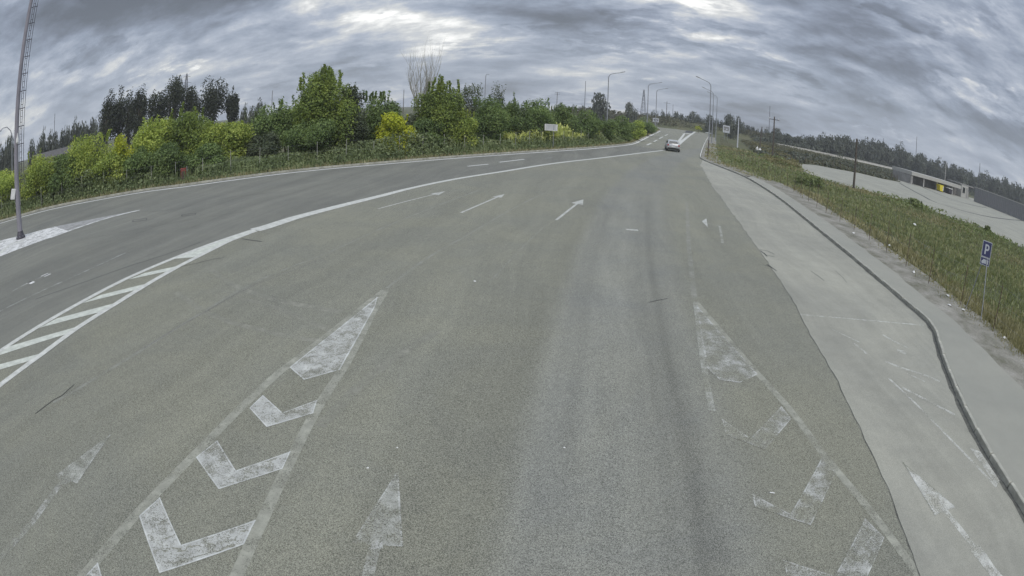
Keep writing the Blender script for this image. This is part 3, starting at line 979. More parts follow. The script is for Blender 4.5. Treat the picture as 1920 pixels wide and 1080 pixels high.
for loop in ([(-18.372, 21.21), (-18.662, 21.6), (-17.794, 21.81), (-17.466, 21.4), (-18.35, 21.18)], [(-15.454, 22.03), (-15.711, 22.41), (-14.92, 22.6), (-14.722, 22.24), (-15.445, 22.02)]):
    line('crack', loop, 0.09, M['tar'], 0.0052)
for a in ([(9.085, 19.148), (9.405, 19.002), (9.496, 18.572)], [(9.062, 18.988), (9.027, 18.381), (9.301, 18.16)], [(9.071, 18.687), (8.969, 18.151)], [(8.28, 16.918), (8.472, 16.768), (8.506, 16.284)], [(8.456, 17.019), (8.473, 16.582)]):
    line('crack', catmull(a, 0.3), 0.05, M['tar'], 0.0052)
# carriageway lines on the left
line('edge_line', [(-37.88, 23.63), (-33.85, 27.14), (-29.26, 29.35), (-25.19, 31.29), (-22.25, 32.1), (-18.549, 34.2), (-15.174, 36.62), (-9.5, 40.48), (-4.361, 45.64), (0.099, 51.07), (6.504, 60.42), (11.558, 69.82), (15.672, 78.82), (20.99, 96.38), (30.09, 127.47), (41.18, 164.98)], 0.32, M['edge_paint'], 0.0052, 2.0)
line('lane_dash', [(-15.752, 7.966), (-15.563, 9.059), (-15.012, 11.136), (-14.471, 13.278), (-14.14, 15.616)], 0.12, M['dark_dash'], 0.0052, 1.0)
line('lane_dash', [(-3.372, 39.58), (-2.039, 41.32)], 0.22, M['edge_paint'], 0.0052)
line('lane_dash', [(-1.303, 42.99), (0.541, 46.05)], 0.22, M['edge_paint'], 0.0052)
line('lane_dash', [(2.172, 47.49), (2.948, 48.87)], 0.2, M['dark_dash'], 0.0052)
line('lane_dash', [(-16.989, 10.759), (-16.882, 11.7), (-16.539, 12.957)], 0.14, M['dark_dash'], 0.0052)
mark('paint_blot', [(-16.882, 11.7), (-16.916, 12.002), (-16.481, 11.866), (-16.517, 11.622)], M['edge_paint'], 0.0052)
mark('paint_blot', [(-16.853, 12.511), (-16.734, 12.908), (-16.367, 12.81), (-16.477, 12.483)], M['edge_paint'], 0.0052)
for a in ([(15.366, 71.56), (16.578, 75.2)], [(18.242, 80.66), (20.55, 87.86)], [(22.37, 93.72), (24.83, 101.59)], [(26.94, 108.51), (30.85, 120.95)], [(33.63, 129.86), (37.73, 142.98)]):
    line('lane_dash', a, 0.3, M['white_paint'])
# splitter at the junction
line('gore_line', [(26.16, 93.07), (32.18, 112.21), (39.83, 136.58), (50.59, 170.94)], 0.55, M['white_paint'])
line('gore_line', [(26.37, 92.79), (33.71, 114.65), (46.87, 153.7), (70.73, 223.43)], 0.75, M['white_paint'], ZM + 0.0014)
line('gore_line', [(51.17, 172.94), (53.43, 176.56), (55.18, 178.02)], 2.4, M['white_paint'], ZM + 0.0022)
mark('repair_patch', [(54.79, 184.88), (66.98, 223.81), (71.1, 227.26), (59.48, 191.31)], M['tar'])
line('crack', [(p[0] + rng.uniform(-0.02, 0.02), p[1]) for p in seam if p[1] > 0], [rng.uniform(0.008, 0.03) for p in seam if p[1] > 0], M['grit_shade'], 0.0050)
# hatch by the right kerb
for a, w in (([(7.345, 12.19), (8.381, 12.045), (9.909, 11.815), (11.973, 11.505)], 0.08), ([(9.512, 10.806), (9.678, 10.298), (9.907, 9.904)], 0.09), ([(8.072, 10.285), (8.119, 9.652)], 0.08),
             ([(8.449, 9.207), (8.754, 8.826), (9.364, 8.291), (9.576, 7.975)], 0.10), ([(8.086, 7.902), (8.455, 7.217), (8.855, 6.51)], 0.10), ([(7.863, 11.17), (8.317, 10.344)], 0.05),
             ([(7.966, 8.359), (7.99, 7.114), (7.993, 5.555), (8.075, 3.991)], 0.07), ([(8.733, 8.541), (9.035, 8.055)], 0.06)):
    line('hatch_stripe', a, w, M['apron_paint'], 0.0052, 0.6)
mark('hatch_stripe', [(8.311, 5.278), (8.525, 5.089), (8.309, 4.099), (8.088, 4.004)], M['apron_paint'], 0.0062)
mark('hatch_stripe', [(9.369, 9.867), (9.665, 9.716), (9.474, 9.532), (9.268, 9.708)], M['apron_paint'], 0.0062)

# whitewashed traffic island under the mast
isl = tag(empty('traffic_island'), 'flat traffic island of streaky whitewash around the tall mast', None, None, 'structure')
for ti, (a, w) in enumerate((([(-8.803, 13.976), (-6.933, 12.478), (-5.304, 11.701), (-3.655, 11.251)], 0.22), ([(-8.814, 11.869), (-6.702, 10.503), (-4.947, 9.889), (-3.63, 9.641)], 0.20), ([(-6.463, 11.717), (-5.254, 11.238), (-4.048, 10.524), (-2.992, 9.753)], 0.18), ([(-12.445, 15.967), (-11.221, 19.186), (-10.047, 22.19)], 0.25), ([(-1.429, 10.521), (-2.268, 8.497), (-2.675, 6.65)], 0.2))):
    line('tyre_track', a, w, M['track'], 0.0005 + 0.00015 * ti, 0.5)
mark_i = lambda p, m, z: MB().sheet(p, z).build('whitewash', m, isl)
mark_i([(-23.92, 12.839), (-24.47, 14.975), (-23.88, 16.491), (-23.06, 18.385), (-22.73, 19.722), (-25.71, 21.03), (-27.05, 19.725), (-29.4, 18.174), (-30.36, 16.57)], M['island_paint'], 0.0055)
mark_i([(-22.73, 19.722), (-22.48, 20.49), (-21.62, 22.7), (-20.42, 24.19), (-22.94, 22.52), (-25.66, 21.02)], M['island_fade'], 0.0055)
MB().strip(catmull([(-23.01, 18.34), (-22.41, 20.43), (-21.55, 22.63), (-20.31, 24.23)], 1.0), 0.26, 0.0070).build('edge_line', M['island_paint'], isl)
MB().strip(catmull([(-25.19, 15.439), (-26.12, 16.641), (-26.41, 17.491), (-25.53, 17.869)], 0.6), 0.35, 0.0085).build('edge_line', M['white_paint'], isl)

# ------------------------------------------------------------------ plants


def leaf_quads(P, N, size, rs, aspect=0.62):
    """one bent leaf clump (two triangles folded along the middle) per point"""
    n = len(P)
    N = N / np.maximum(np.linalg.norm(N, axis=1, keepdims=True), 1e-6)
    a = rs.normal(size=(n, 3))
    U = np.cross(N, a)
    U /= np.maximum(np.linalg.norm(U, axis=1, keepdims=True), 1e-6)
    W = np.cross(N, U)
    s = (size * (0.6 + 0.8 * rs.random(n)))[:, None]
    v0 = P - U * s
    v1 = P + W * s * aspect + N * s * 0.25
    v2 = P + U * s
    v3 = P - W * s * aspect + N * s * 0.25
    V = np.stack([v0, v1, v2, v3], 1).reshape(-1, 3)
    F = np.arange(4 * n).reshape(n, 4)
    F = np.concatenate([F[:, [0, 1, 2]], F[:, [0, 2, 3]]])
    return V, F


def crown_mesh(name, seed, r, h, leaves, size, material, lobes=16, base=0.12, shoots=0, tight=0.5, top=1.0):
    """crown of loose leaf clumps gathered round many boughs; base sits at z = 0"""
    rs = np.random.RandomState(seed)
    cz, rz = h * (base + 1) / 2, h * (1 - base) / 2
    dirs = rs.normal(size=(lobes, 3))
    dirs[:, 2] = dirs[:, 2] * 0.9 + 0.12
    dirs /= np.linalg.norm(dirs, axis=1, keepdims=True)
    rad = 0.50 + 0.28 * rs.random(lobes)
    wid = np.where(dirs[:, 2] > 0, 1.0 - (1 - top) * dirs[:, 2], 1.0)
    cen = dirs * rad[:, None] * np.array([r, r, rz]) * wid[:, None] ** np.array([1, 1, 0])
    cen[:, 2] += cz
    lr = (0.26 + 0.22 * rs.random(lobes)) * tight / 0.5
    cen = np.concatenate([cen, [[0, 0, cz]]])
    lr = np.concatenate([lr, [0.55]])
    w = lr ** 2
    idx = rs.choice(len(cen), leaves, p=w / w.sum())
    D = rs.normal(size=(leaves, 3))
    D /= np.linalg.norm(D, axis=1, keepdims=True)
    rr = lr[idx] * (0.35 + 0.65 * rs.random(leaves) ** 0.45)
    # twigs: leaves pulled towards random rays so that the outline is ragged
    tw = 1.0 + 0.35 * np.sin(D[:, 0] * 9 + idx) * np.sin(D[:, 1] * 8 + idx * 2) * np.sin(D[:, 2] * 7)
    P = cen[idx] + D * (rr * tw)[:, None] * np.array([r, r, max(rz, r * 0.7)])
    N = D * 0.7 + rs.normal(size=(leaves, 3)) * 0.5 + np.array([0, 0, 0.35])
    if shoots:
        for k in range(shoots * 2):
            a, q = rs.random() * 6.28, 0.75 * r * rs.random() ** 0.5
            z0 = cz + rz * (0.55 + 0.3 * (1 - q / r))
            L = h * (0.08 + 0.13 * rs.random())
            m = max(6, int(leaves * 0.004))
            t = rs.random(m)
            lean = rs.normal(size=2) * 0.15
            Q = np.stack([math.cos(a) * q + t * L * lean[0] + rs.normal(size=m) * 0.05 * L, math.sin(a) * q + t * L * lean[1] + rs.normal(size=m) * 0.05 * L, z0 + t * L], 1)
            P = np.concatenate([P, Q])
            N = np.concatenate([N, rs.normal(size=(m, 3))])
    keep = P[:, 2] > 0.03
    V, F = leaf_quads(P[keep], N[keep], size, rs)
    return np_mesh(name, V, F, material), cen[:-1]


def stems(seed, cen, h, thick, material, single):
    rs = random.Random(seed)
    mb = MB()
    if single:
        k = h * 0.35
        mb.tube([(0, 0, -0.1), (rs.uniform(-.1, .1), rs.uniform(-.1, .1), k * 0.6), (rs.uniform(-.15, .15), rs.uniform(-.15, .15), k), (0, 0, h * 0.75)],
                [thick, thick * 0.8, thick * 0.65, thick * 0.2], 7)
    for c in cen:
        c = Vector(c)
        b = Vector((rs.uniform(-.25, .25), rs.uniform(-.25, .25), -0.05)) if not single else Vector((0, 0, h * rs.uniform(0.2, 0.45)))
        m = b.lerp(c, 0.5) + Vector((rs.uniform(-.2, .2), rs.uniform(-.2, .2), 0.1 * h))
        mb.tube([b, m, c], [thick * 0.5, thick * 0.33, thick * 0.1], 5, False)
    return mb.mesh('trunk', material)


def plant(name, label, cat, x, y, h, r, material, seed, leaves, size, group=None, single=False, **kw):
    root = tag(empty(name, (x, y, 0), seed * 1.3), label, cat, group)
    me, cen = crown_mesh('crown', seed, r, h, leaves, size, material, **kw)
    link_mesh('crown', me, root)
    link_mesh('trunk', stems(seed, cen, h, max(0.04, 0.018 * h), M['bark'], single), root)
    return root


YG, GR, DG, YE = M['leaf_yellowgreen'], M['leaf_green'], M['leaf_dark'], M['leaf_yellow']
BUSHES = 'bushes and small trees behind the left kerb'
LEFT = [
    # place and size (x, y, height, radius), material, name, leaves, leaf size, shoots, label
    ((-42.29, 27.02, 3.864, 2.684), YG, 'bush', 3200, 0.13, 0, 'yellow green bush peeping out left of the tall mast'),
    ((-39.06, 29.95, 4.628, 2.172), YG, 'bush', 3600, 0.13, 2, 'yellow green bush just right of the tall mast'),
    ((-36.27, 31.31, 3.91, 2.06), GR, 'bush', 3400, 0.13, 1, 'mid green bush between two yellow green bushes near the mast'),
    ((-35.06, 33.8, 4.954, 2.835), YG, 'bush', 5200, 0.13, 4, 'large yellow green bush below the dark low roof'),
    ((-30.51, 33.89, 4.111, 1.235), YE, 'bush', 2200, 0.12, 2, 'bright yellow topped bush amid the green ones at the left'),
    ((-31.66, 33.36, 3.364, 2.1), YG, 'bush', 3600, 0.13, 1, 'low yellow green bush spreading under the bright yellow topped bush'),
    ((-29.29, 35.09, 3.406, 1.826), GR, 'bush', 3400, 0.13, 1, 'rounded green bush right of the bright yellow topped bush'),
    ((-30.1, 38.43, 5.229, 2.136), YG, 'bush', 4600, 0.14, 3, 'yellow green bush in front of the left clump of dark poplars'),
    ((-27.37, 39.88, 5.666, 2.677), M['leaf_mixed'], 'small_tree', 7000, 0.14, 4, 'tall green bush in front of the middle dark poplars'),
    ((-26.22, 35.68, 2.941, 1.914), GR, 'bush', 3600, 0.13, 0, 'green bush standing above the red cabinet'),
    ((-23.4, 40.37, 3.88, 2.695), YG, 'bush', 6200, 0.14, 4, 'wide yellow green bush with yellow flecks, first right of the red cabinet'),
    ((-23.15, 37.03, 2.436, 1.646), GR, 'bush', 3200, 0.13, 0, 'low green bush at the foot of the wide yellow flecked bush'),
    ((-23.64, 46.08, 4.617, 1.884), DG, 'bush', 3200, 0.15, 1, 'dull dark green bush behind the wide yellow flecked bush'),
    ((-22.07, 47.05, 5.034, 1.865), GR, 'bush', 3400, 0.15, 1, 'dull green bush left of the tallest yellow green tree'),
    ((-20.03, 41.28, 3.0, 1.565), DG, 'bush', 3400, 0.13, 0, 'dark green bush filling the dip before the tallest yellow green tree'),
    ((-19.757, 46.25, 5.535, 1.684), GR, 'bush', 3600, 0.14, 4, 'green bush leaning against the tallest yellow green tree'),
    ((-15.695, 44.49, 7.348, 2.639), M['leaf_mixed'], 'small_tree', 11000, 0.14, 9, 'tallest yellow green tree of the bank, with a ragged pointed top'),
    ((-15.651, 42.27, 3.427, 2.272), GR, 'bush', 4600, 0.13, 2, 'green bush at the foot of the tallest yellow green tree'),
    ((-14.064, 46.62, 6.021, 1.389), DG, 'small_tree', 4200, 0.13, 7, 'dark tree with spiky upright shoots beside the tallest tree'),
    ((-12.96, 44.49, 4.13, 1.055), DG, 'bush', 2600, 0.13, 2, 'dark bush in the shaded gap below the spiky tree'),
    ((-11.762, 47.69, 5.587, 1.936), GR, 'small_tree', 6400, 0.13, 7, 'green tree behind the bright yellow bush'),
    ((-9.877, 45.93, 3.591, 1.402), YE, 'bush', 3800, 0.12, 4, 'bright yellow rounded bush standing out from the green bank'),
    ((-9.331, 50.71, 3.477, 1.434), DG, 'bush', 3000, 0.13, 1, 'dark bush in the gap right of the bright yellow bush'),
    ((-6.981, 51.11, 6.539, 2.372), M['leaf_mixed'], 'small_tree', 9000, 0.13, 9, 'broad green tree standing in front of the bare tree'),
    ((-5.054, 50.89, 3.858, 1.499), YG, 'bush', 4000, 0.13, 4, 'yellow green bush leaning out at the right of the broad green tree'),
    ((-7.547, 47.97, 3.05, 1.525), GR, 'bush', 3400, 0.13, 1, 'green bush at the foot of the broad green tree'),
    ((-4.809, 58.15, 6.382, 1.386), DG, 'small_tree', 1500, 0.13, 9, 'thin dark airy tree with gaps in its crown behind the bank'),
    ((-2.941, 55.16, 5.131, 1.914), GR, 'small_tree', 4800, 0.13, 3, 'soft green tree right of the yellow green leaning bush'),
    ((-2.287, 60.53, 6.517, 0.938), DG, 'small_tree', 900, 0.12, 6, 'little dark tree top sticking up above the bank'),
    ((-0.449, 58.4, 5.258, 1.914), GR, 'bush', 4600, 0.13, 2, 'green bush with a flat top towards the end of the bank'),
    ((1.639, 60.89, 5.157, 1.886), GR, 'bush', 4200, 0.13, 2, 'green bush left of the grey sign back'),
    ((1.525, 60.75, 3.517, 1.329), DG, 'bush', 3000, 0.13, 0, 'dark bush directly left of the grey sign back'),
    ((4.586, 66.53, 4.75, 2.069), GR, 'bush', 4000, 0.14, 3, 'green bush standing above the grey sign back'),
    ((7.371, 70.33, 4.272, 2.201), GR, 'bush', 3600, 0.14, 2, 'green bush right of the grey sign back'),
    ((10.497, 75.43, 3.747, 2.241), GR, 'bush', 3200, 0.14, 1, 'low green bush near the end of the left bank'),
    ((14.446, 82.58, 3.714, 2.17), GR, 'bush', 2600, 0.15, 1, 'rounded green bush before the first left street lamp'),
    ((18.295, 90.75, 3.448, 1.892), YG, 'bush', 2200, 0.15, 1, 'yellow green bush near the left street lamps'),
    ((25.67, 114.37, 3.037, 1.969), GR, 'bush', 1800, 0.16, 0, 'last green bush of the bank, beside the white road sign'),
]
for i, ((x, y, h, r), m_, nm, nl, sz, sh, lab) in enumerate(LEFT):
    plant(nm, lab, 'bush' if nm == 'bush' else 'tree', x, y, h, r * 1.14, m_, 100 + i, int(nl * 3.2), sz * 0.62, BUSHES, nm != 'bush' and sh > 5,
          lobes=22 if nl > 4000 else 15, base=0.02, shoots=sh, tight=0.5, top=0.72 if nm != 'bush' else 0.95)

# bare tree
bx, by, bh, br = (-8.905, 52.19, 8.802, 1.078)
bt = tag(empty('bare_tree', (bx, by, 0)), 'pale leafless tree with fine upright twigs above the bank', 'tree')


def limb(mb, p, d, L, r, lev, rs):
    pts, rad = [p], [r]
    for k in range(4):
        d = (d + Vector((rs.uniform(-.16, .16), rs.uniform(-.16, .16), 0.10))).normalized()
        p = p + d * L / 4
        pts.append(p)
        rad.append(r * (1 - 0.16 * (k + 1)))
        if lev > 0 and k >= 0:
            for _ in range(2):
                a = rs.uniform(0, 6.28)
                s = Vector((math.cos(a), math.sin(a), 0.9 + rs.random()))
                limb(mb, p, (d * 0.5 + s.normalized() * 0.6).normalized(), L * rs.uniform(0.38, 0.55), rad[-1] * 0.55, lev - 1, rs)
    mb.tube(pts, rad, 5 if lev else 3, False)


rsb = random.Random(5)
mb = MB()
mb.tube([(0, 0, 0), (0.1, 0, bh * 0.5)], [0.13, 0.08], 8)
mb.build('trunk', M['pale_bark'], bt)
mb = MB()
for k in range(7):
    a = k * 2.4
    limb(mb, Vector((0.1, 0, bh * (0.20 + 0.035 * k))), Vector((math.cos(a) * 0.26, math.sin(a) * 0.26, 1)).normalized(), bh * (0.66 - 0.038 * k), 0.075, 2, rsb)
mb.build('branches', M['pale_bark'], bt)

# tall weeds along the left kerb
def blades(P, hgt, wid, lean, rs):
    """upright tapering blades: a triangle with a bend"""
    n = len(P)
    a = rs.random(n) * 6.283
    u = np.stack([np.cos(a), np.sin(a), np.zeros(n)], 1)
    b = rs.random(n) * 6.283
    l = np.stack([np.cos(b), np.sin(b), np.zeros(n)], 1) * (lean * rs.random(n) * hgt)[:, None]
    w = (wid * (0.6 + 0.8 * rs.random(n)))[:, None]
    z = np.array([0, 0, 1.0])
    p0, p1 = P - u * w, P + u * w
    mid = P + z * (hgt * 0.55)[:, None] + l * 0.35
    p2, p3 = mid + u * w * 0.8, mid - u * w * 0.8
    tip = P + z * hgt[:, None] + l
    V = np.stack([p0, p1, p2, p3, tip], 1).reshape(-1, 3)
    k = np.arange(n)[:, None] * 5
    F = np.concatenate([k + [0, 1, 2], k + [0, 2, 3], k + [3, 2, 4]])
    return V, F


def band_points(line, n, d0, d1, rs):
    L = np.array([p[:2] for p in line])
    seg = np.linalg.norm(np.diff(L, axis=0), axis=1)
    mid = (L[1:] + L[:-1]) / 2
    wgt = seg / np.maximum(np.linalg.norm(mid, axis=1), 12.0) ** 1.2
    i = rs.choice(len(seg), n, p=wgt / wgt.sum())
    t = rs.random(n)[:, None]
    P = L[i] * (1 - t) + L[i + 1] * t
    T = (L[i + 1] - L[i]) / seg[i][:, None]
    off = d0 + (d1 - d0) * rs.random(n)
    return P + np.stack([-T[:, 1], T[:, 0]], 1) * off[:, None], off, i, t[:, 0]


def wav(P, s, k):
    return 0.5 + 0.25 * np.sin(P[:, 0] * s + k) + 0.25 * np.sin(P[:, 1] * s * 1.3 + k * 2.1 + 0.7 * np.sin(P[:, 0] * s * 0.6))


kl_v = [p for p in kerb_l if p[0] > -75]
rs = np.random.RandomState(3)
P, off, _, _ = band_points(kl_v, 90000, 0.8, 5.5, rs)
env = np.clip((off - 0.6) / 1.6, 0.15, 1.0) * (0.62 + 0.95 * wav(P, 0.75, 1.0) * wav(P, 0.31, 4.0) * 1.4) * 1.45
env = np.where(P[:, 0] > 25, env * 1.5, env)
z = env * rs.random(len(P)) ** 0.7
CAB, SGN = np.array((-24.08, 34.79)), np.array((3.555, 58.98))
gap = np.minimum(np.clip((np.hypot(*(P - CAB).T) - 0.5) / 0.9, 0.12, 1), np.clip((np.hypot(*(P - SGN).T) - 0.3) / 1.2, 0.35, 1))
z = z * gap
PP = np.concatenate([P, z[:, None]], 1)
N = rs.normal(size=PP.shape) + np.array([0, 0, 0.6])
V, F = leaf_quads(PP, N, 0.055 + 0.0010 * np.linalg.norm(P, axis=1), rs)
P2, off2, _, _ = band_points(kl_v, 7000, 0.5, 4.0, rs)
h2 = np.clip((off2 - 0.2) / 1.4, 0.15, 1.0) * (0.45 + 0.6 * rs.random(len(P2))) * 1.3
V2, F2 = blades(np.concatenate([P2, np.zeros((len(P2), 1))], 1), h2, 0.022 + 0.0004 * np.linalg.norm(P2, axis=1), 0.25, rs)
tag(link_mesh('weeds', np_mesh('weeds', np.concatenate([V, V2]), np.concatenate([F, F2 + len(V)]), M['weed'])),
    'thick belt of tall green weeds growing behind the left kerb', None, None, 'stuff')
# yellow flowering tops near the bend
kb = [p for p in kerb_l if p[1] > 53 and p[1] < 100]
P, off, _, _ = band_points(kb, 7000, 2.2, 6.5, rs)
z = (1.2 + 1.3 * wav(P, 0.9, 4)) * (0.55 + 0.5 * rs.random(len(P)))
V, F = leaf_quads(np.concatenate([P, z[:, None]], 1), rs.normal(size=(len(P), 3)) + np.array([0, 0, 0.6]), np.full(len(P), 0.17), rs)
P2, off2, _, _ = band_points(kb, 2500, 2.2, 6.5, rs)
V2, F2 = blades(np.concatenate([P2, np.zeros((len(P2), 1))], 1), 1.2 + 1.3 * wav(P2, 0.9, 4), np.full(len(P2), 0.05), 0.2, rs)
tag(link_mesh('weeds', np_mesh('weeds', np.concatenate([V, V2]), np.concatenate([F, F2 + len(V)]), M['bloom'])),
    'yellowish flowering weeds behind the left kerb where it starts to bend', None, None, 'stuff')
# dry grass fringe on the left shoulder
P, off, _, _ = band_points(kl_v, 9000, 0.25, 1.5, rs)
V, F = blades(np.concatenate([P, np.full((len(P), 1), 0.03)], 1), 0.08 + 0.28 * rs.random(len(P)), 0.02 + 0.0004 * np.linalg.norm(P, axis=1), 0.7, rs)
tag(link_mesh('grass', np_mesh('grass', V, F, M['dry_grass'])), 'dry grass fringe along the left kerb', None, None, 'stuff')

# grass of the right verge
gl = line_b
def inside(P, poly):
    poly = np.array(poly)
    x, y = P[:, 0], P[:, 1]
    c = np.zeros(len(P), bool)
    j = len(poly) - 1
    for i in range(len(poly)):
        xi, yi = poly[i]
        xj, yj = poly[j]
        hit = ((yi > y) != (yj > y)) & (x < (xj - xi) * (y - yi) / (yj - yi + 1e-12) + xi)
        c ^= hit
        j = i
    return c


lot_near = catmull(LOT[:9], 2.0)
grass_poly = [p for p in offset(line_a, -0.4)] + [(60.0, 112.0), (52.0, 96.0)] + [p for p in offset(lot_near, 0.5)] + [(60.0, -2.0), (14.8, -6.0)]
def scatter(n, rmin, rmax, a0, a1, power, rs):
    r = rmin * (rmax / rmin) ** (rs.random(n) ** power)
    a = R(a0) + R(a1 - a0) * rs.random(n)
    return np.stack([r * np.sin(a), r * np.cos(a)], 1)


P = scatter(150000, 13.0, 120.0, 12, 80, 1.0, rs)
P = P[inside(P, grass_poly)]
la = np.array(line_a)
dd = np.concatenate([np.min(np.hypot(c[:, None, 0] - la[None, ::2, 0], c[:, None, 1] - la[None, ::2, 1]), axis=1) for c in np.array_split(P, 40)])
cover = wav(P, 0.5, 0.3) * 0.6 + wav(P, 1.9, 2.0) * 0.4
dd = dd + np.where(P[:, 1] > 46, 2.2, 0.0)
keep = rs.random(len(P)) < np.clip((dd - 0.25) / 2.4, 0.08, 1.0) * np.clip(0.35 + cover, 0, 1)
P, dd, cover = P[keep], dd[keep], cover[keep]
dist = np.linalg.norm(P, axis=1)
dry = (wav(P, 0.31, 2.2) + 0.5 * rs.random(len(P)) + np.clip(1.6 - (dd - 1.5) * 0.5, 0, 0.55) + np.where(dist > 62, 0.12, 0.0)) > 1.12
hg = (0.08 + 0.26 * cover * rs.random(len(P)) ** 0.8 + 0.08 * rs.random(len(P))) * np.clip((dd - 0.6) / 2.5, 0.35, 1.0)
for nm, sel, m_, lab in (('grass', ~dry, M['grass'], 'rough green grass on the right verge between the walk and the lot'),
                         ('grass', dry, M['dry_grass'], 'dry dull grass mixed into the right verge')):
    V, F = blades(np.concatenate([P[sel], np.full((sel.sum(), 1), -0.03)], 1), hg[sel] * (1.25 if m_ is M['dry_grass'] else 1.0), 0.010 + 0.0011 * dist[sel], 0.9, rs)
    tag(link_mesh(nm, np_mesh(nm, V, F, m_)), lab, None, None, 'stuff')
sel = rs.random(len(P)) < 0.022
V, F = blades(np.concatenate([P[sel], np.full((sel.sum(), 1), -0.03)], 1), (0.35 + 0.45 * rs.random(sel.sum())) * np.clip((dd[sel] - 0.8) / 1.5, 0.3, 1.0), 0.005 + 0.0006 * dist[sel], 0.35, rs)
tag(link_mesh('weeds', np_mesh('weeds', V, F, M['dry_grass'])), 'tall thin dead stalks standing out of the right verge grass', None, None, 'stuff')
# lush broad-leaved weeds on the verge near the lot
edge_n = offset(lot_near, 0.0)
P = scatter(60000, 24.0, 120.0, 20, 66, 1.0, rs)
P = P[inside(P, grass_poly)]
ed = np.array(lot_near)
de = np.concatenate([np.min(np.hypot(c[:, None, 0] - ed[None, :, 0], c[:, None, 1] - ed[None, :, 1]), axis=1) for c in np.array_split(P, 20)])
keep = rs.random(len(P)) < np.clip(1.0 - (de - 1.0) / 14.0, 0, 1) * np.clip((wav(P, 0.36, 5.0) * 0.7 + wav(P, 1.3, 2.0) * 0.5 - 0.5) * 3.0, 0, 1)
P, de = P[keep], de[keep]
z = (0.16 + 0.75 * wav(P, 0.45, 1.2) * np.clip(de / 3, 0.25, 1)) * rs.random(len(P)) ** 0.6
V, F = leaf_quads(np.concatenate([P, z[:, None]], 1), rs.normal(size=(len(P), 3)) + np.array([0, 0, 1.0]), 0.05 + 0.0016 * np.linalg.norm(P, axis=1), rs)
tag(link_mesh('weeds', np_mesh('weeds', V, F, M['verge_weed'])), 'lush green weeds on the right verge towards the lot', None, None, 'stuff')
for (x, y, h), r, lab in (((43.22, 47.31, 0.847), 1.3, 'spiky green weed clump at the near edge of the pale lot'),
                          ((46.74, 36.49, 0.838), 0.5, 'small dark green weed at the lot edge above the parking sign'),
                          ((27.88, 47.87, 0.874), 1.6, 'low bright green bush on the right verge before the lot')):
    plant('weed_clump', lab, 'plant', x, y, max(h, 0.8), r, M['verge_weed'], int(x * 7), 900, 0.13, None, False, lobes=9, base=0.0, shoots=5)

# scrub beyond the lot and along the barrier
rs2 = np.random.RandomState(9)
def scrub(name, line, n, d0, d1, hmax, size, material, label, rise=0.0):
    P, off, _, _ = band_points(line, n, d0, d1, rs2)
    base_z = rise * np.sin(np.pi * np.clip(off / 22.0, 0, 1))
    sh_ = (P[:, 0] > 86) & (P[:, 0] < 215) & (P[:, 1] < 150) & (P[:, 1] < 108 + (P[:, 0] - 92) * 0.62)
    sh_ |= inside(P, LOT)
    ok = ~sh_ & (P[:, 0] > np.where(P[:, 1] < 205, 39 + (P[:, 1] - 85) * 0.36, -1e9))
    P, base_z = P[ok], base_z[ok]
    z = base_z + hmax * (0.3 + 0.7 * wav(P, 0.21, 1.0)) * rs2.random(len(P))
    V, F = leaf_quads(np.concatenate([P, z[:, None]], 1), rs2.normal(size=(len(P), 3)) + np.array([0, 0, 0.5]), np.full(len(P), size), rs2)
    return tag(link_mesh(name, np_mesh(name, V, F, material)), label, None, None, 'stuff')


lot_far = catmull([(44.94, 84.75), (55.73, 94.39), (60.77, 94.53), (70.42, 98.26), (76.22, 95.98), (86.71, 101.2)] + [(94.0, 113.0), (150.0, 135.0), (205.0, 150.0), (260.0, 165.0)], 4.0)
scrub('undergrowth', lot_far, 16000, 1.0, 30.0, 1.3, 0.30, M['leaf_far'], 'dark rough scrub on the ground beyond the pale lot')
bar_line = catmull([(99.0, 201.5), (112.0, 202.0), (130.0, 205.5), (162.0, 219.0), (207.0, 236.0), (245.0, 231.0), (300.0, 214.0), (420.0, 180.0)], 6.0)
scrub('undergrowth', bar_line, 14000, 2.0, 30.0, 3.0, 0.55, M['leaf_far'], 'dark undergrowth below the trees behind the long barrier')
scrub('undergrowth', catmull([(20.0, 217.0), (50.0, 224.0), (75.0, 230.0), (100.0, 228.0), (130.0, 227.0), (190.0, 234.0)], 8.0), 12000, 0.5, 22.0, 2.2, 0.42,
      M['scrub'], 'brownish scrub growing on the bank behind the junction', 3.3)
scrub('undergrowth', [(44.0, 96.0), (60.0, 128.0), (84.0, 170.0), (104.0, 196.0)], 26000, -46.0, 12.0, 1.2, 0.22, M['scrub'], 'brownish rough scrub in the field between the junction and the lot')
scrub('undergrowth', [(33.0, 74.0), (40.0, 92.0), (52.0, 120.0), (66.0, 158.0)], 14000, -9.0, -2.2, 1.1, 0.13, M['dry_scrub'], 'tall straw coloured grass behind the far right kerb')

# ------------------------------------------------------------------ distant trees
FARM = []
for k in range(6):
    me, cen = crown_mesh('crown', 900 + k, 1.0, 1.0, 900, 0.085, M['leaf_far'], lobes=9, base=0.0, shoots=(0, 0, 0, 1, 0, 0)[k], tight=0.6, top=1.0)
    FARM.append(me)
FART = stems(77, [(0.3, 0.1, 0.6), (-0.3, 0.2, 0.65), (0.05, -0.3, 0.7)], 1.0, 0.035, M['bark'], True)


def far_tree(x, y, h, r, label, group=None, k=None, name='tree'):
    root = tag(empty(name, (x, y, 0)), label, 'tree', group)
    root.scale = (r, r, h)
    c = link_mesh('crown', FARM[rng.randrange(6) if k is None else k], root)
    c.rotation_euler = (0, 0, rng.uniform(0, 6.28))
    link_mesh('trunk', FART, root)
    return root


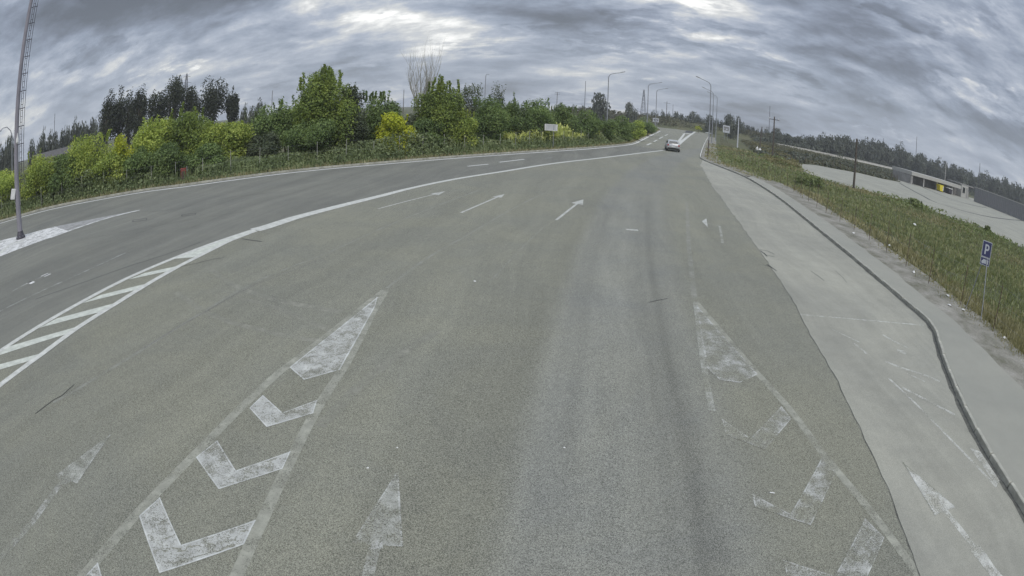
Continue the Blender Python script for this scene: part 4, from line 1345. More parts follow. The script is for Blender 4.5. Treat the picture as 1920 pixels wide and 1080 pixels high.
HORIZ = 'trees of the distant right tree line'
SPECS = [(109.52, 223.72, 6.562, 3.301), (103.72, 207.75, 5.157, 2.586), (109.79, 217.85, 6.324, 3.047), (108.72, 212.04, 5.135, 3.333), (111.75, 216.59, 5.579, 3.647), (111.16, 211.64, 4.368, 3.64), (118.53, 224.18, 5.125, 3.742), (114.26, 212.37, 4.459, 3.394), (123.66, 225.65, 5.364, 4.013), (118.28, 212.17, 4.261, 3.397), (126.68, 225.73, 5.866, 3.072), (120.48, 213.12, 4.745, 3.419), (126.28, 218.78, 6.417, 3.653), (123.51, 211.3, 5.272, 3.663), (133.9, 223.41, 8.311, 4.476), (128.83, 211.83, 6.322, 3.087), (139.44, 226.73, 7.985, 4.556), (130.41, 209.49, 6.211, 4.119), (137.53, 218.56, 8.411, 3.075), (134.74, 210.41, 6.55, 4.144), (140.81, 218.97, 8.96, 3.492), (139.37, 212.86, 7.258, 3.939), (149.42, 227.9, 10.447, 3.734), (146.13, 217.96, 8.554, 4.723), (151.86, 224.16, 9.964, 4.197), (150.8, 220.01, 8.917, 4.162), (159.27, 227.44, 10.214, 4.81), (161.21, 226.55, 8.342, 3.955), (170.99, 236.34, 10.632, 4.666), (168.02, 228.66, 9.081, 5.097), (178.56, 238.94, 10.918, 4.952), (176.74, 233.76, 9.631, 4.496), (181.64, 237.09, 12.56, 4.391), (182.74, 235.15, 11.828, 4.815), (193.91, 246.69, 11.747, 4.743), (191.57, 238.95, 10.554, 5.197), (197.27, 243.59, 10.381, 5.202), (199.76, 241.14, 9.601, 5.048), (210.85, 250.6, 13.589, 4.691), (207.81, 243.36, 11.798, 4.735), (216.57, 249.74, 11.364, 5.333), (215.36, 244.92, 10.081, 5.792), (223.36, 250.65, 11.571, 5.146), (220.07, 242.47, 10.699, 4.814), (230.3, 250.1, 12.639, 6.224), (224.5, 241.78, 10.951, 6.116), (230.35, 246.44, 12.534, 4.504), (228.09, 240.38, 11.435, 6.068), (235.06, 243.96, 11.876, 6.153), (230.79, 235.01, 9.937, 4.465), (244.13, 246.11, 11.96, 5.051), (234.46, 232.79, 10.327, 5.147), (243.42, 235.46, 11.896, 4.351), (242.39, 230.88, 9.811, 5.322), (255.14, 239.76, 12.081, 5.063), (244.49, 226.7, 9.717, 5.532), (252.16, 231.66, 11.59, 4.99), (245.71, 222.78, 9.757, 6.216), (261.68, 234.05, 11.629, 6.312), (255.39, 222.99, 9.724, 5.844), (266.8, 231.24, 11.743, 5.073), (259.13, 220.48, 9.95, 5.5), (274.75, 227.95, 12.456, 5.62), (266.17, 218.76, 9.925, 6.533), (277.0, 222.63, 12.85, 6.136), (276.59, 217.79, 12.096, 7.103), (292.94, 225.58, 14.156, 5.012), (280.78, 213.02, 11.657, 5.477), (298.29, 220.44, 15.081, 6.22), (289.84, 210.13, 12.972, 5.042), (301.19, 214.7, 15.02, 5.269), (299.02, 207.58, 13.295, 6.401), (311.59, 213.34, 15.413, 6.234), (307.38, 206.03, 13.822, 5.683), (321.25, 209.09, 15.885, 6.993), (319.47, 203.33, 14.752, 5.844)]
for (x, y, h, r) in SPECS:
    far_tree(x, y, h, r, 'dark tree in the long distant tree line beyond the lot', HORIZ)
MIDS = [(61.22, 282.58, 4.737, 2.105), (61.83, 274.26, 4.99, 2.205), (62.41, 267.63, 5.97, 1.829), (66.76, 276.77, 5.548, 1.936), (68.16, 268.27, 6.614, 1.751), (68.8, 262.37, 5.892, 1.586), (77.43, 286.55, 6.79, 2.418), (77.89, 278.87, 7.36, 2.379), (70.81, 246.18, 6.361, 1.793), (83.29, 282.34, 5.962, 2.23), (86.83, 273.22, 7.305, 2.189), (86.19, 265.76, 6.273, 1.685), (91.2, 273.93, 5.658, 1.778), (86.1, 239.99, 6.349, 1.544), (86.67, 235.75, 5.873, 1.588), (103.2, 273.36, 6.809, 1.803), (111.81, 275.82, 9.534, 2.476), (96.26, 232.69, 7.397, 2.072), (111.65, 263.04, 5.909, 2.116), (118.11, 272.21, 5.692, 2.412), (113.27, 254.09, 5.574, 1.919), (107.82, 235.48, 5.213, 1.729), (121.84, 260.6, 5.819, 2.248), (116.48, 243.39, 5.806, 1.915), (51.26, 248.94, 4.665, 1.714), (48.41, 266.28, 4.442, 2.234), (45.69, 280.85, 4.573, 1.702), (33.66, 273.79, 5.718, 2.03), (31.65, 293.17, 6.216, 2.141), (26.37, 286.2, 6.611, 1.653), (46.23, 268.2, 3.398, 1.899), (39.93, 260.32, 3.34, 1.591)]
for (x, y, h, r) in MIDS:
    far_tree(x, y, h, r, 'dark distant tree beyond the junction under the grey sky', 'trees of the horizon behind the junction')
FARL = [(-117.57, 75.34, 9.404, 1.573), (-109.23, 71.97, 9.456, 1.543), (-123.46, 83.13, 10.385, 2.031), (-121.25, 75.11, 9.069, 1.689), (-117.13, 87.73, 8.247, 1.748), (-104.43, 80.22, 8.268, 1.675), (-98.83, 77.47, 7.962, 1.365), (-104.68, 84.57, 7.456, 1.623), (-103.02, 85.71, 7.689, 1.407), (-109.85, 93.66, 7.745, 1.611), (-112.37, 99.03, 9.36, 1.532), (-103.91, 93.78, 8.99, 1.647), (-107.12, 99.01, 8.73, 1.698), (-100.71, 95.7, 9.086, 1.838), (-102.29, 99.96, 9.137, 1.653), (-95.48, 95.45, 9.363, 1.787), (-104.18, 106.53, 10.428, 1.878), (-81.72, 102.05, 7.835, 1.42), (-66.98, 126.28, 6.007, 1.297), (-67.68, 132.7, 6.392, 1.609), (-57.91, 117.56, 6.469, 1.502)]
for (x, y, h, r) in FARL:
    far_tree(x, y, h, r, 'dark distant tree on the horizon behind the left bushes', 'distant trees behind the left bushes')
for (x, y, h, r), lab in (((26.16, 188.19, 9.401, 3.496), 'large rounded dark tree beside the first left street lamp'),
                          ((38.03, 196.35, 7.606, 2.412), 'dark tree between the first and second left street lamps'),
                          ((73.4, 238.98, 7.795, 3.331), 'rounded dark tree on the skyline left of the right street lamps'),
                          ((78.6, 226.77, 7.258, 3.0), 'dark tree right behind the right street lamps'),
                          ((72.58, 186.37, 7.929, 3.31), 'tall dark tree behind the white post')):
    far_tree(x, y, h, r, lab, None, 3)

# the three clumps of dark poplars behind the left bank
POP = 'dark poplars standing behind the left bushes'
for i, ((x, y, h, r), sh, lab) in enumerate((
        ((-77.4, 80.95, 13.392, 2.059), 2, 'leftmost dark poplar of the left clump'),
        ((-76.82, 84.23, 13.765, 1.684), 3, 'slim dark poplar, second in the left clump'),
        ((-74.42, 85.03, 13.094, 1.653), 3, 'slim dark poplar, third in the left clump'),
        ((-71.8, 85.96, 13.258, 1.746), 4, 'rightmost dark poplar of the left clump'),
        ((-68.63, 88.51, 12.862, 2.085), 2, 'dark poplar at the left edge of the middle clump'),
        ((-65.63, 90.76, 14.17, 3.265), 3, 'widest dark poplar in the middle clump'),
        ((-63.04, 93.78, 12.086, 1.92), 2, 'dark poplar at the right edge of the middle clump'),
        ((-59.25, 97.39, 13.273, 3.209), 2, 'broad dark poplar right of the middle clump'),
        ((-55.67, 99.48, 10.681, 1.286), 4, 'thin dark poplar at the right end of the poplars'))):
    plant('poplar_tree', lab, 'tree', x, y, h, r * 1.15, M['leaf_poplar'], 300 + i, int(3000 + 160 * r * r), 0.20, POP, True, lobes=26, base=0.10, shoots=sh // 3, tight=0.50, top=1.0)

# low dark low roof behind the bushes
x, y = (-91.67, 77.44, 5.951)[:2]
b = tag(empty('farm_building', (x, y, 0), R(52)), 'low dark roofed building far behind the left bushes', 'building')
MB().box((0, 0, 1.5), (13, 7, 3.0)).build('wall', M['shed_wall'], b)
mb = MB()
mb.add([(-7, -4, 2.95), (7, -4, 2.95), (7, 0, 4.3), (-7, 0, 4.3), (-7, 4, 2.95), (7, 4, 2.95)], [(0, 1, 2, 3), (3, 2, 5, 4), (0, 3, 4), (1, 5, 2)])
mb.build('roof', M['roof_dark'], b)

# ------------------------------------------------------------------ the tall mast with its ladder
px_, py_ = (-26.83, 18.508)
mast = tag(empty('mast', (px_, py_, 0)), 'tall tapering grey mast with a ladder on the whitewashed island', 'mast')
rt = Vector((py_, -px_, 0)).normalized()         # sideways, across the line of sight
fw = Vector((-px_, -py_, 0)).normalized()        # towards the camera
HM = 24.0
MB().tube([(0, 0, 0.0), (0, 0, 5), (0, 0, 12), (0, 0, HM)], [0.20, 0.175, 0.14, 0.09], 16).build('pole', M['mast'], mast)
mb = MB().tube([(0, 0, 0.02), (0, 0, 0.10), (0, 0, 0.101), (0, 0, 0.42)], [0.36, 0.36, 0.30, 0.205], 12)
fl = mb.build('base_flange', M['steel_dark'], mast)
for k in range(8):
    a = k * math.pi / 4
    p = Vector((math.cos(a) * 0.33, math.sin(a) * 0.33, 0.10))
    o = MB().tube([p, p + Vector((0, 0, 0.07))], 0.022, 6).build('bolt', M['steel'], fl)
lad = empty('ladder')
lad.parent = mast
for d_, z0 in ((0.26, 2.6), (0.40, 3.1), (0.56, 2.9)):
    MB().tube([rt * d_ + Vector((0, 0, z0)), rt * (d_ - 0.03) + Vector((0, 0, HM - 1))], 0.019, 6).build('rail', M['steel_dark'], lad)
rung = None
z_ = 3.1
k = 0
while z_ < HM - 2:
    if rung is None:
        rung = MB().tube([rt * 0.25, rt * 0.40], 0.016, 5).mesh('rung', M['steel_dark'])
        arm = MB().tube([rt * 0.10, rt * 0.58], 0.024, 5).mesh('bracket', M['steel_dark'])
    o = link_mesh('rung', rung, lad)
    o.location = (0, 0, z_)
    if k % 3 == 0:
        o = link_mesh('bracket', arm, lad)
        o.location = (0, 0, z_ + 0.12)
    z_ += 0.333
    k += 1
bx_ = MB().box((0, 0, 0), (0.34, 0.22, 0.58), 0, 0.03).build('cable_box', M['white_box'], mast)
bx_.location = -rt * 0.32 + fw * 0.1 + Vector((0, 0, 2.55))
bx_.rotation_euler = (0, R(14), math.atan2(rt.y, rt.x))
MB().box((-0.19, 0.02, 0), (0.05, 0.2, 0.66), 0, 0.01).build('box_back', M['steel_dark'], bx_)
mb = MB()
mb.tube([(0, 0, 0), (0, 0, 0.20), (0, 0, 0.30), (0, 0, 0.52)], [0.10, 0.10, 0.05, 0.02], 10)
mb.tube([(0, 0, 0.0), (0, 0, -0.10)], [0.10, 0.03], 10)
cm_ = mb.build('camera_housing', M['white_box'], mast)
cm_.location = fw * 0.24 + rt * 0.07 + Vector((0, 0, 5.35))
MB().tube([fw * 0.15 + rt * 0.1 + Vector((0, 0, 0.4)), fw * 0.19 + rt * 0.1 + Vector((0, 0, 5.3))], 0.014, 5).build('cable', M['steel'], mast)

# ------------------------------------------------------------------ street lamps


def lamp(x, y, h, side, label, arm=1.7, r=0.09):
    """side: direction (x, y) in which the arm reaches"""
    root = tag(empty('street_lamp', (x, y, 0)), label, 'street lamp', 'street lamps along the road')
    s = Vector((side[0], side[1], 0)).normalized()
    MB().tube([(0, 0, 0), (0, 0, h * 0.5), (0, 0, h - 0.8)], [r * 1.25, r, r * 0.8], 10).build('pole', M['steel'], root)
    z = h - 0.8
    MB().tube([(0, 0, z), s * 0.08 + Vector((0, 0, z + 0.35)), s * 0.35 + Vector((0, 0, z + 0.66)), s * 0.7 + Vector((0, 0, z + 0.82)), s * arm + Vector((0, 0, z + 1.22))],
              [r * 0.8, r * 0.75, r * 0.65, r * 0.6, r * 0.5], 8).build('arm', M['steel'], root)
    hd = MB()
    a = math.atan2(s.y, s.x)
    hd.box((0, 0, 0), (0.85, 0.30, 0.13), 0, 0.05)
    o = hd.build('lamp_head', M['steel'], root)
    o.location = s * (arm + 0.35) + Vector((0, 0, z + 1.34))
    o.rotation_euler = (0, -R(16), a)
    g = MB().box((0.03, 0, -0.075), (0.55, 0.22, 0.03), 0, 0.01).build('lens', M['white_box'], o)
    MB().box((0, 0, 0.12), (r * 4, r * 4, 0.24), 0, 0.02).build('base_plate', M['steel'], root)
    return root


for (x, y), lab in (((16.206, 106.49), 'nearest left street lamp with its arm reaching to the right'), ((28.12, 125.3), 'second street lamp on the left, beside the lattice tower'),
                    ((35.37, 147.34), 'third and farthest street lamp on the left')):
    lamp(x, y, 11.8, (1.0, -0.25), lab, 2.3, 0.10)
for (x, y), lab in (((32.24, 93.58), 'nearest and tallest right street lamp with its arm reaching left'), ((41.96, 119.77), 'second right street lamp just behind the tallest one'),
                    ((48.24, 134.7), 'third and rightmost of the right street lamps')):
    lamp(x, y, 11.8, (-1.0, 0.1), lab, 2.0, 0.10)
x, y, z = (-51.39, 34.69, 7.22)
lp = tag(empty('street_lamp', (x, y, 0)), 'curved grey street lamp half hidden behind the tall mast', 'street lamp')
pts = [(-51.4, 34.68, 2.811), (-51.39, 34.69, 6.991), (-51.53, 34.48, 7.669), (-51.84, 34.0, 8.167), (-52.14, 33.54, 8.185), (-52.39, 33.15, 7.941)]
pts = [Vector(p) - Vector((x, y, 0)) for p in pts]
pts[0].z = 0
MB().tube(pts[:2], [0.09, 0.07], 8).build('pole', M['steel'], lp)
MB().tube(pts[1:], [0.07, 0.06, 0.05, 0.05, 0.05], 8).build('arm', M['steel'], lp)
e_ = MB().box((0, 0, 0), (0.6, 0.24, 0.12), 0, 0.04).build('lamp_head', M['steel'], lp)
e_.location = pts[-1]

# ------------------------------------------------------------------ poles, masts and pylons


def pole(name, x, y, h, label, cat, r=0.13, material='wood', cross=0.0, lean=(0, 0), insul=True):
    root = tag(empty(name, (x, y, 0)), label, cat)
    MB().tube([(0, 0, -0.1), (lean[0] * h, lean[1] * h, h)], [r, r * 0.65], 9).build('pole', M[material], root)
    if cross:
        d = Vector((y, -x, 0)).normalized()
        p = Vector((lean[0] * h, lean[1] * h, h * 0.93))
        MB().tube([p - d * cross, p + d * cross], 0.06, 6).build('crossarm', M['steel_dark'], root)
        for s in (-1, 1):
            q_ = p + d * cross * 0.9 * s
            MB().tube([q_, q_ + Vector((0, 0, 0.12)), q_ + Vector((0, 0, 0.3))], [0.05, 0.08, 0.05], 7).build('insulator', M['white_box'], root)
    return root


for (x, y, h), r, mt, cr, lab in (
        ((37.79, 53.87, 5.925), 0.16, 'wood', 0.0, 'dark wooden pole standing at the near edge of the pale lot'),
        ((41.26, 85.32, 7.366), 0.16, 'wood', 0.9, 'wooden pole with a short crossarm on the right verge'),
        ((47.45, 117.33, 6.646), 0.16, 'sign_white', 0.0, 'white concrete post on the right verge'),
        ((23.91, 69.44, 2.218), 0.07, 'rust', 0.0, 'thin dark post in front of the right street lamps'),
        ((493.43, 748.69, 28.04), 0.2, 'pole_concrete', 0.0, 'pale post standing before the distant tree line'),
        ((126.98, 123.12, 8.882), 0.2, 'pole_concrete', 0.0, 'pale pole rising in front of the grey shed')):
    pole('utility_pole', x, y, h, lab, 'pole', r, mt, cr)
x, y, h = (57.08, 126.02, 5.655)
pole('utility_pole', x, y, h, 'tilted wooden pole leaning over the right verge', 'pole', 0.16, 'wood', 0.0, (0.07, 0.0))
for (x, y), h, lab, nm, cr in (((42.46, 379.42), 24, 'thin dark mast left of the first left street lamp', 'mast', 0), ((-242.43, 200.59), 24, 'thin mast on the far left horizon', 'mast', 0),
                           ((172.33, 364.81), 24, 'thin tall mast on the skyline above the right verge', 'mast', 0), ((242.03, 267.55), 24, 'thin mast above the shed end of the tree line', 'mast', 0),
                           ((214.12, 178.29), 16, 'thin mast at the far right above the tree line', 'mast', 0), ((200.66, 255.4), 16, 'short mast sticking out of the right tree line', 'mast', 0),
                           ((80.43, 414.41), 12, 'dark pole with a wire near the lattice tower', 'utility_pole', 1.2), ((65.71, 252.94), 12, 'dark pole with a crossarm right of the left street lamps', 'utility_pole', 1.6),
                           ((123.24, 453.76), 16, 'thin pole on the skyline above the splitter island', 'mast', 0),
                           ((-49.12, 242.63), 11, 'dark post top showing above the bank beside the bare tree', 'utility_pole', 0), ((-171.09, 146.84), 12, 'small pole on the horizon above the dark low roof', 'utility_pole', 0),
                           ((-104.73, 224.82), 14, 'thin pole behind the bank left of the tallest tree', 'utility_pole', 0)):
    pole(nm, x, y, h, lab, 'mast' if nm == 'mast' else 'pole', 0.22 if nm == 'mast' else 0.17, 'steel_dark' if nm == 'mast' else 'wood', cr)
x, y = (19.999, 313.65)
t_ = tag(empty('utility_pole', (x, y, 0)), 'pole with a wide double crossarm behind the green bank', 'pole')
MB().tube([(0, 0, 0), (0, 0, 13)], [0.2, 0.14], 8).build('pole', M['wood'], t_)
d_ = Vector((y, -x, 0)).normalized()
for zz in (12.8, 11.9):
    MB().tube([-d_ * 1.4 + Vector((0, 0, zz)), d_ * 1.4 + Vector((0, 0, zz))], 0.09, 6).build('crossarm', M['steel_dark'], t_)
x, y = (-7.168, 119.71)
t_ = tag(empty('street_lamp', (x, y, 0)), 'thin hooked lamp post showing above the bank right of the bare tree', 'street lamp')
MB().tube([(0, 0, 0), (0, 0, 10.6)], [0.1, 0.07], 8).build('pole', M['steel'], t_)
MB().tube([(0, 0, 10.6), (0.2, 0, 11), (0.7, -0.1, 10.95)], [0.07, 0.06, 0.05], 7).build('arm', M['steel'], t_)


def pylon(x, y, h, w, label, arms):
    root = tag(empty('pylon', (x, y, 0), math.atan2(-x, y) + 0.35), label, 'pylon')
    cor = lambda z, sx, sy: Vector((sx * w * (1 - 0.9 * z / h), sy * w * (1 - 0.9 * z / h), z))
    S4 = ((-1, -1), (1, -1), (1, 1), (-1, 1))
    for s in S4:
        MB().tube([cor(0, *s), cor(h, *s)], [0.16, 0.10], 5).build('leg', M['steel_dark'], root)
    mb = MB()
    zs = np.linspace(0, h * 0.97, 9)
    for a, b in zip(zs[:-1], zs[1:]):
        for k in range(4):
            s, t = S4[k], S4[(k + 1) % 4]
            mb.tube([cor(a, *s), cor(b, *t)], 0.07, 4, False)
            mb.tube([cor(a, *t), cor(b, *s)], 0.07, 4, False)
    mb.build('bracing', M['steel_dark'], root)
    for z, L in arms:
        MB().tube([(-L, 0, z), (0, 0, z + 0.8), (L, 0, z)], [0.06, 0.16, 0.06], 5).build('crossarm', M['steel_dark'], root)
    return root


x, y = (100.24, 463.02)
pylon(x, y, 26, 2.3, 'dark lattice tower between the left street lamps', ((22, 1.6), (19, 1.6)))
x, y = (-175.97, 255.37)
pylon(x, y, 32, 2.6, 'lattice pylon top rising behind the middle dark poplars', ((30, 2.6), (26.5, 3.4), (23, 3.0)))

# sagging wire from the wooden pole
def wire(name, a, b, sag, r, label):
    a, b = Vector(a), Vector(b)
    pts = [a.lerp(b, t / 16) - Vector((0, 0, 4 * sag * (t / 16) * (1 - t / 16))) for t in range(17)]
    return tag(MB().tube(pts, r, 5).build(name, M['cable']), label, 'wire')


wire('overhead_wire', (28.59, 147.25, 6.812), (41.77, 185.35, 5.335), 1.0, 0.05, 'dark wire running down from the pole near the lattice tower')

# ------------------------------------------------------------------ fences


def fence(name, line, step, h, r, label, material, wires, lean):
    root = tag(empty(name), label, 'fence')
    pm = MB().tube([(0, 0, -0.1), (0, 0, h)], r, 6).mesh('post', M[material])
    pts = resample(line, step)
    tops = []
    for x, y, a in pts:
        o = link_mesh('post', pm, root)
        s = rng.uniform(0.9, 1.1)
        o.location = (x, y, 0)
        e = (rng.uniform(-lean, lean), rng.uniform(-lean, lean))
        o.rotation_euler = (e[0], e[1], 0)
        o.scale = (1, 1, s)
        tops.append(Vector((x + e[1] * h * s, y - e[0] * h * s, h * s)))
    for f in wires:
        mb = MB()
        for (x, y, a), (x2, y2, a2), t1, t2 in zip(pts[:-1], pts[1:], tops[:-1], tops[1:]):
            p, q_ = Vector((x, y, 0)).lerp(t1, f), Vector((x2, y2, 0)).lerp(t2, f)
            mb.tube([p, (p + q_) / 2 - Vector((0, 0, 0.03)), q_], 0.003, 3, False)
        mb.build('wire', M['steel'], root)
    return root


fence('wire_fence', FENCE_R, 2.5, 1.5, 0.016, 'wire fence on thin rusty posts in the right grass verge', 'rust', (0.95, 0.62, 0.3), 0.05)
fence('wire_fence', offset(kerb_l[20:], 1.9), 2.3, 1.75, 0.018, 'wire fence on thin grey posts among the left weeds', 'pole_concrete', (0.96, 0.6, 0.25), 0.02)
fence('wire_fence', offset(lot_far, 1.2)[:24], 3.0, 1.4, 0.05, 'low dark wire fence along the far side of the lot', 'rust', (0.95, 0.5), 0.04)

# ------------------------------------------------------------------ signs
def panel(name, w, h, t, material, parent, loc, rz, bev=0.03):
    """flat plate facing local -Y"""
    mb = MB()
    n = 4
    pts = []
    for cx_, cz_, a0 in ((w / 2 - bev, h / 2 - bev, 0), (-w / 2 + bev, h / 2 - bev, 90), (-w / 2 + bev, -h / 2 + bev, 180), (w / 2 - bev, -h / 2 + bev, 270)):
        for k in range(n + 1):
            a = R(a0 + 90 * k / n)
            pts.append((cx_ + bev * math.cos(a), cz_ + bev * math.sin(a)))
    m = len(pts)
    vs = [(x, -t / 2, z) for x, z in pts] + [(x, t / 2, z) for x, z in pts]
    fs = [tuple(range(m)), tuple(range(2 * m - 1, m - 1, -1))] + [(i, m + i, m + (i + 1) % m, (i + 1) % m) for i in range(m)]
    mb.add(vs, fs)
    o = mb.build(name, M[material], parent)
    o.location = loc
    o.rotation_euler = (0, 0, rz)
    return o


def plate(name, poly, y, material, parent):
    """raised flat shape in the sign plane (x, z), facing -Y"""
    mb = MB()
    tr = tessellate_polygon([[Vector((x, z, 0)) for x, z in poly]])
    vs = [(x, y, z) for x, z in poly]
    fs = []
    for a, b, c in tr:
        A, B, D = (Vector((*poly[k], 0)) for k in (a, b, c))
        fs.append((a, b, c) if (B - A).cross(D - A).z > 0 else (a, c, b))
    return mb.add(vs, fs).build(name, M[material], parent)


sx, sy, stop = (16.056, 12.429, 2.676)
_, _, sbot = (16.056, 12.429, 1.824)
sg = tag(empty('parking_sign', (sx, sy, 0)), 'blue parking sign with a white P and a lorry plate on two leaning legs', 'sign')
fz = math.atan2(-sx, sy)
SW = 0.445
SH = stop - sbot
zb = sbot
pan = panel('sign_panel', SW, SH * 0.66, 0.02, 'sign_white', sg, (0, 0, zb + SH * 0.67), fz)
w_, h_ = SW / 2 - 0.022, SH * 0.33 - 0.022
plate('blue_field', [(-w_, -h_), (w_, -h_), (w_, h_), (-w_, h_)], -0.0135, 'sign_blue', pan)
k_ = SH * 0.66 / 0.62
sc_ = lambda p: [(x * k_ * 0.92, z * k_ * 0.92) for x, z in p]
# the letter as a stem, a top bar and a bowl joined in one mesh
mb = MB()
def addpoly(mb, poly, y):
    tr = tessellate_polygon([[Vector((x, z, 0)) for x, z in poly]])
    fs = []
    for a, b, c in tr:
        A, B, D = (Vector((*poly[k], 0)) for k in (a, b, c))
        fs.append((a, b, c) if (B - A).cross(D - A).z > 0 else (a, c, b))
    mb.add([(x, y, z) for x, z in poly], fs)
addpoly(mb, sc_([(-0.11, -0.215), (-0.035, -0.215), (-0.035, 0.21), (-0.11, 0.21)]), -0.017)
arc_o = [(0.02 + 0.12 * math.sin(R(a)), 0.075 + 0.135 * math.cos(R(a))) for a in range(0, 181, 15)]
arc_i = [(0.015 + 0.052 * math.sin(R(a)), 0.075 + 0.062 * math.cos(R(a))) for a in range(180, -1, -15)]
addpoly(mb, sc_([(-0.035, 0.21)] + arc_o + [(-0.035, -0.06), (-0.035, 0.013)] + arc_i + [(-0.035, 0.137)]), -0.017)
mb.build('letter', M['sign_white'], pan)
pl2 = panel('lower_panel', SW, SH * 0.325, 0.02, 'sign_white', sg, (0, 0, zb + SH * 0.165), fz, 0.02)
w2, h2_ = SW / 2 - 0.02, SH * 0.1625 - 0.02
plate('blue_field', [(-w2, -h2_), (w2, -h2_), (w2, h2_), (-w2, h2_)], -0.0135, 'sign_blue', pl2)
a_, b_ = w2 * 0.80, h2_ * 0.62
plate('lorry_symbol', [(-a_, -b_), (-a_ * .75, -b_), (-a_ * .7, -b_ * 1.25), (-a_ * .55, -b_ * 1.25), (-a_ * .5, -b_), (a_ * .45, -b_), (a_ * .5, -b_ * 1.25), (a_ * .68, -b_ * 1.25), (a_ * .72, -b_), (a_, -b_),
                       (a_, b_), (-a_ * .62, b_), (-a_ * .62, b_ * .35), (-a_ * .85, b_ * .35), (-a_, -b_ * .2)], -0.017, 'sign_white', pl2)
l1, l2 = Vector((*(16.101, 13.092), 0)) - Vector((sx, sy, 0)), Vector((*(15.861, 11.795), 0)) - Vector((sx, sy, 0))
for L_, o_ in ((l1, -0.06), (l2, 0.06)):
    t_ = Vector((math.cos(fz) * o_, math.sin(fz) * o_, zb + SH * 0.5)) + Vector((-math.sin(fz), math.cos(fz), 0)) * 0.03
    MB().tube([L_ - Vector((0, 0, 0.1)), t_], 0.02, 8).build('leg', M['steel'], sg)

# grey back of a road sign in the left weeds
x, y, h = (3.555, 58.98, 2.597)
b = tag(empty('road_sign', (x, y, 0)), 'grey back of a rectangular road sign standing in the weeds', 'sign')
f_ = math.atan2(-x, y)
MB().tube([(0, 0, -0.1), (0, 0, h)], 0.035, 8).build('post', M['steel'], b)
p_ = panel('sign_panel', 1.32, 0.70, 0.03, 'sign_grey', b, (-0.28 * math.cos(f_), -0.28 * math.sin(f_), h - 0.36), f_, 0.04)
for s in (-1, 1):
    MB().box((s * 0.58, -0.03, 0), (0.10, 0.03, 0.66), 0, 0.008).build('frame_rail', M['white_box'], p_)
    MB().box((0, -0.03, s * 0.30), (1.0, 0.025, 0.05), 0, 0.006).build('stiffener', M['white_box'], p_)
# white road sign at the bend
x, y, h = (46.45, 193.21, 3.709)
b = tag(empty('road_sign', (x, y, 0)), 'small white direction sign with dark marks where the left kerb bends', 'sign')
f_ = math.atan2(-x, y)
for s in (-0.5, 0.5):
    MB().tube([(s * math.cos(f_), s * math.sin(f_), -0.1), (s * math.cos(f_), s * math.sin(f_), h - 0.2)], 0.06, 7).build('post', M['steel'], b)
p_ = panel('sign_panel', 2.1, 1.35, 0.04, 'sign_white', b, (0, 0, h - 0.7), f_, 0.06)
for cx_, cz_, ww, hh in ((-0.55, 0.1, 0.5, 0.5), (0.1, 0.15, 0.4, 0.35), (0.62, 0.1, 0.42, 0.5), (0.0, -0.35, 1.3, 0.14)):
    plate('dark_mark', [(cx_ - ww / 2, cz_ - hh / 2), (cx_ + ww / 2, cz_ - hh / 2), (cx_ + ww / 2, cz_ + hh / 2), (cx_ - ww / 2, cz_ + hh / 2)], -0.024, 'steel_dark', p_)
# framed board on the right verge
x, y, h = (62.76, 165.45, 4.497)
b = tag(empty('information_board', (x, y, 0)), 'white framed board with a dark panel on the right verge', 'sign')
f_ = math.atan2(-x, y)
for s in (-0.5, 0.5):
    MB().tube([(s * math.cos(f_), s * math.sin(f_), -0.1), (s * math.cos(f_), s * math.sin(f_), h - 0.3)], 0.05, 7).build('post', M['steel'], b)
p_ = panel('board', 2.2, 2.3, 0.06, 'sign_white', b, (0, 0, h - 1.16), f_, 0.05)
plate('dark_panel', [(-0.82, -0.45), (0.82, -0.45), (0.82, 0.78), (-0.82, 0.78)], -0.034, 'shed_dark', p_)
for cx_, cz_, ww, hh in ((0.12, 0.0, 0.5, 0.42), (-0.5, 0.2, 0.26, 0.22)):
    plate('white_mark', [(cx_ - ww / 2, cz_ - hh / 2), (cx_ + ww / 2, cz_ - hh / 2), (cx_ + ww / 2, cz_ + hh / 2), (cx_ - ww / 2, cz_ + hh / 2)], -0.038, 'sign_white', p_)

# red cabinet by the left kerb, thin pale rod beside it
x, y, h = (-24.08, 34.79, 0.977)
b = tag(empty('red_cabinet', (x, y, 0)), 'small rusty red cabinet half hidden in the left weeds', 'cabinet')
f_ = math.atan2(-x, y)
MB().box((0, 0, h / 2), (0.44, 0.30, h), f_, 0.02).build('body', M['red'], b)
MB().box((0, 0, h + 0.03), (0.50, 0.36, 0.06), f_, 0.015).build('lid', M['red'], b)
o = MB().box((0, -0.16, 0), (0.34, 0.015, h * 0.7), 0, 0.004).build('door', M['rust'], b)
o.location = (0, 0, h * 0.5)
o.rotation_euler = (0, 0, f_)
x, y, h = (-23.97, 35.36, 1.112)
tag(MB().tube([(x, y, 0), (x - 0.12, y, h)], 0.022, 6).build('marker_rod', M['sign_white']), 'thin pale leaning rod beside the red cabinet', 'rod')

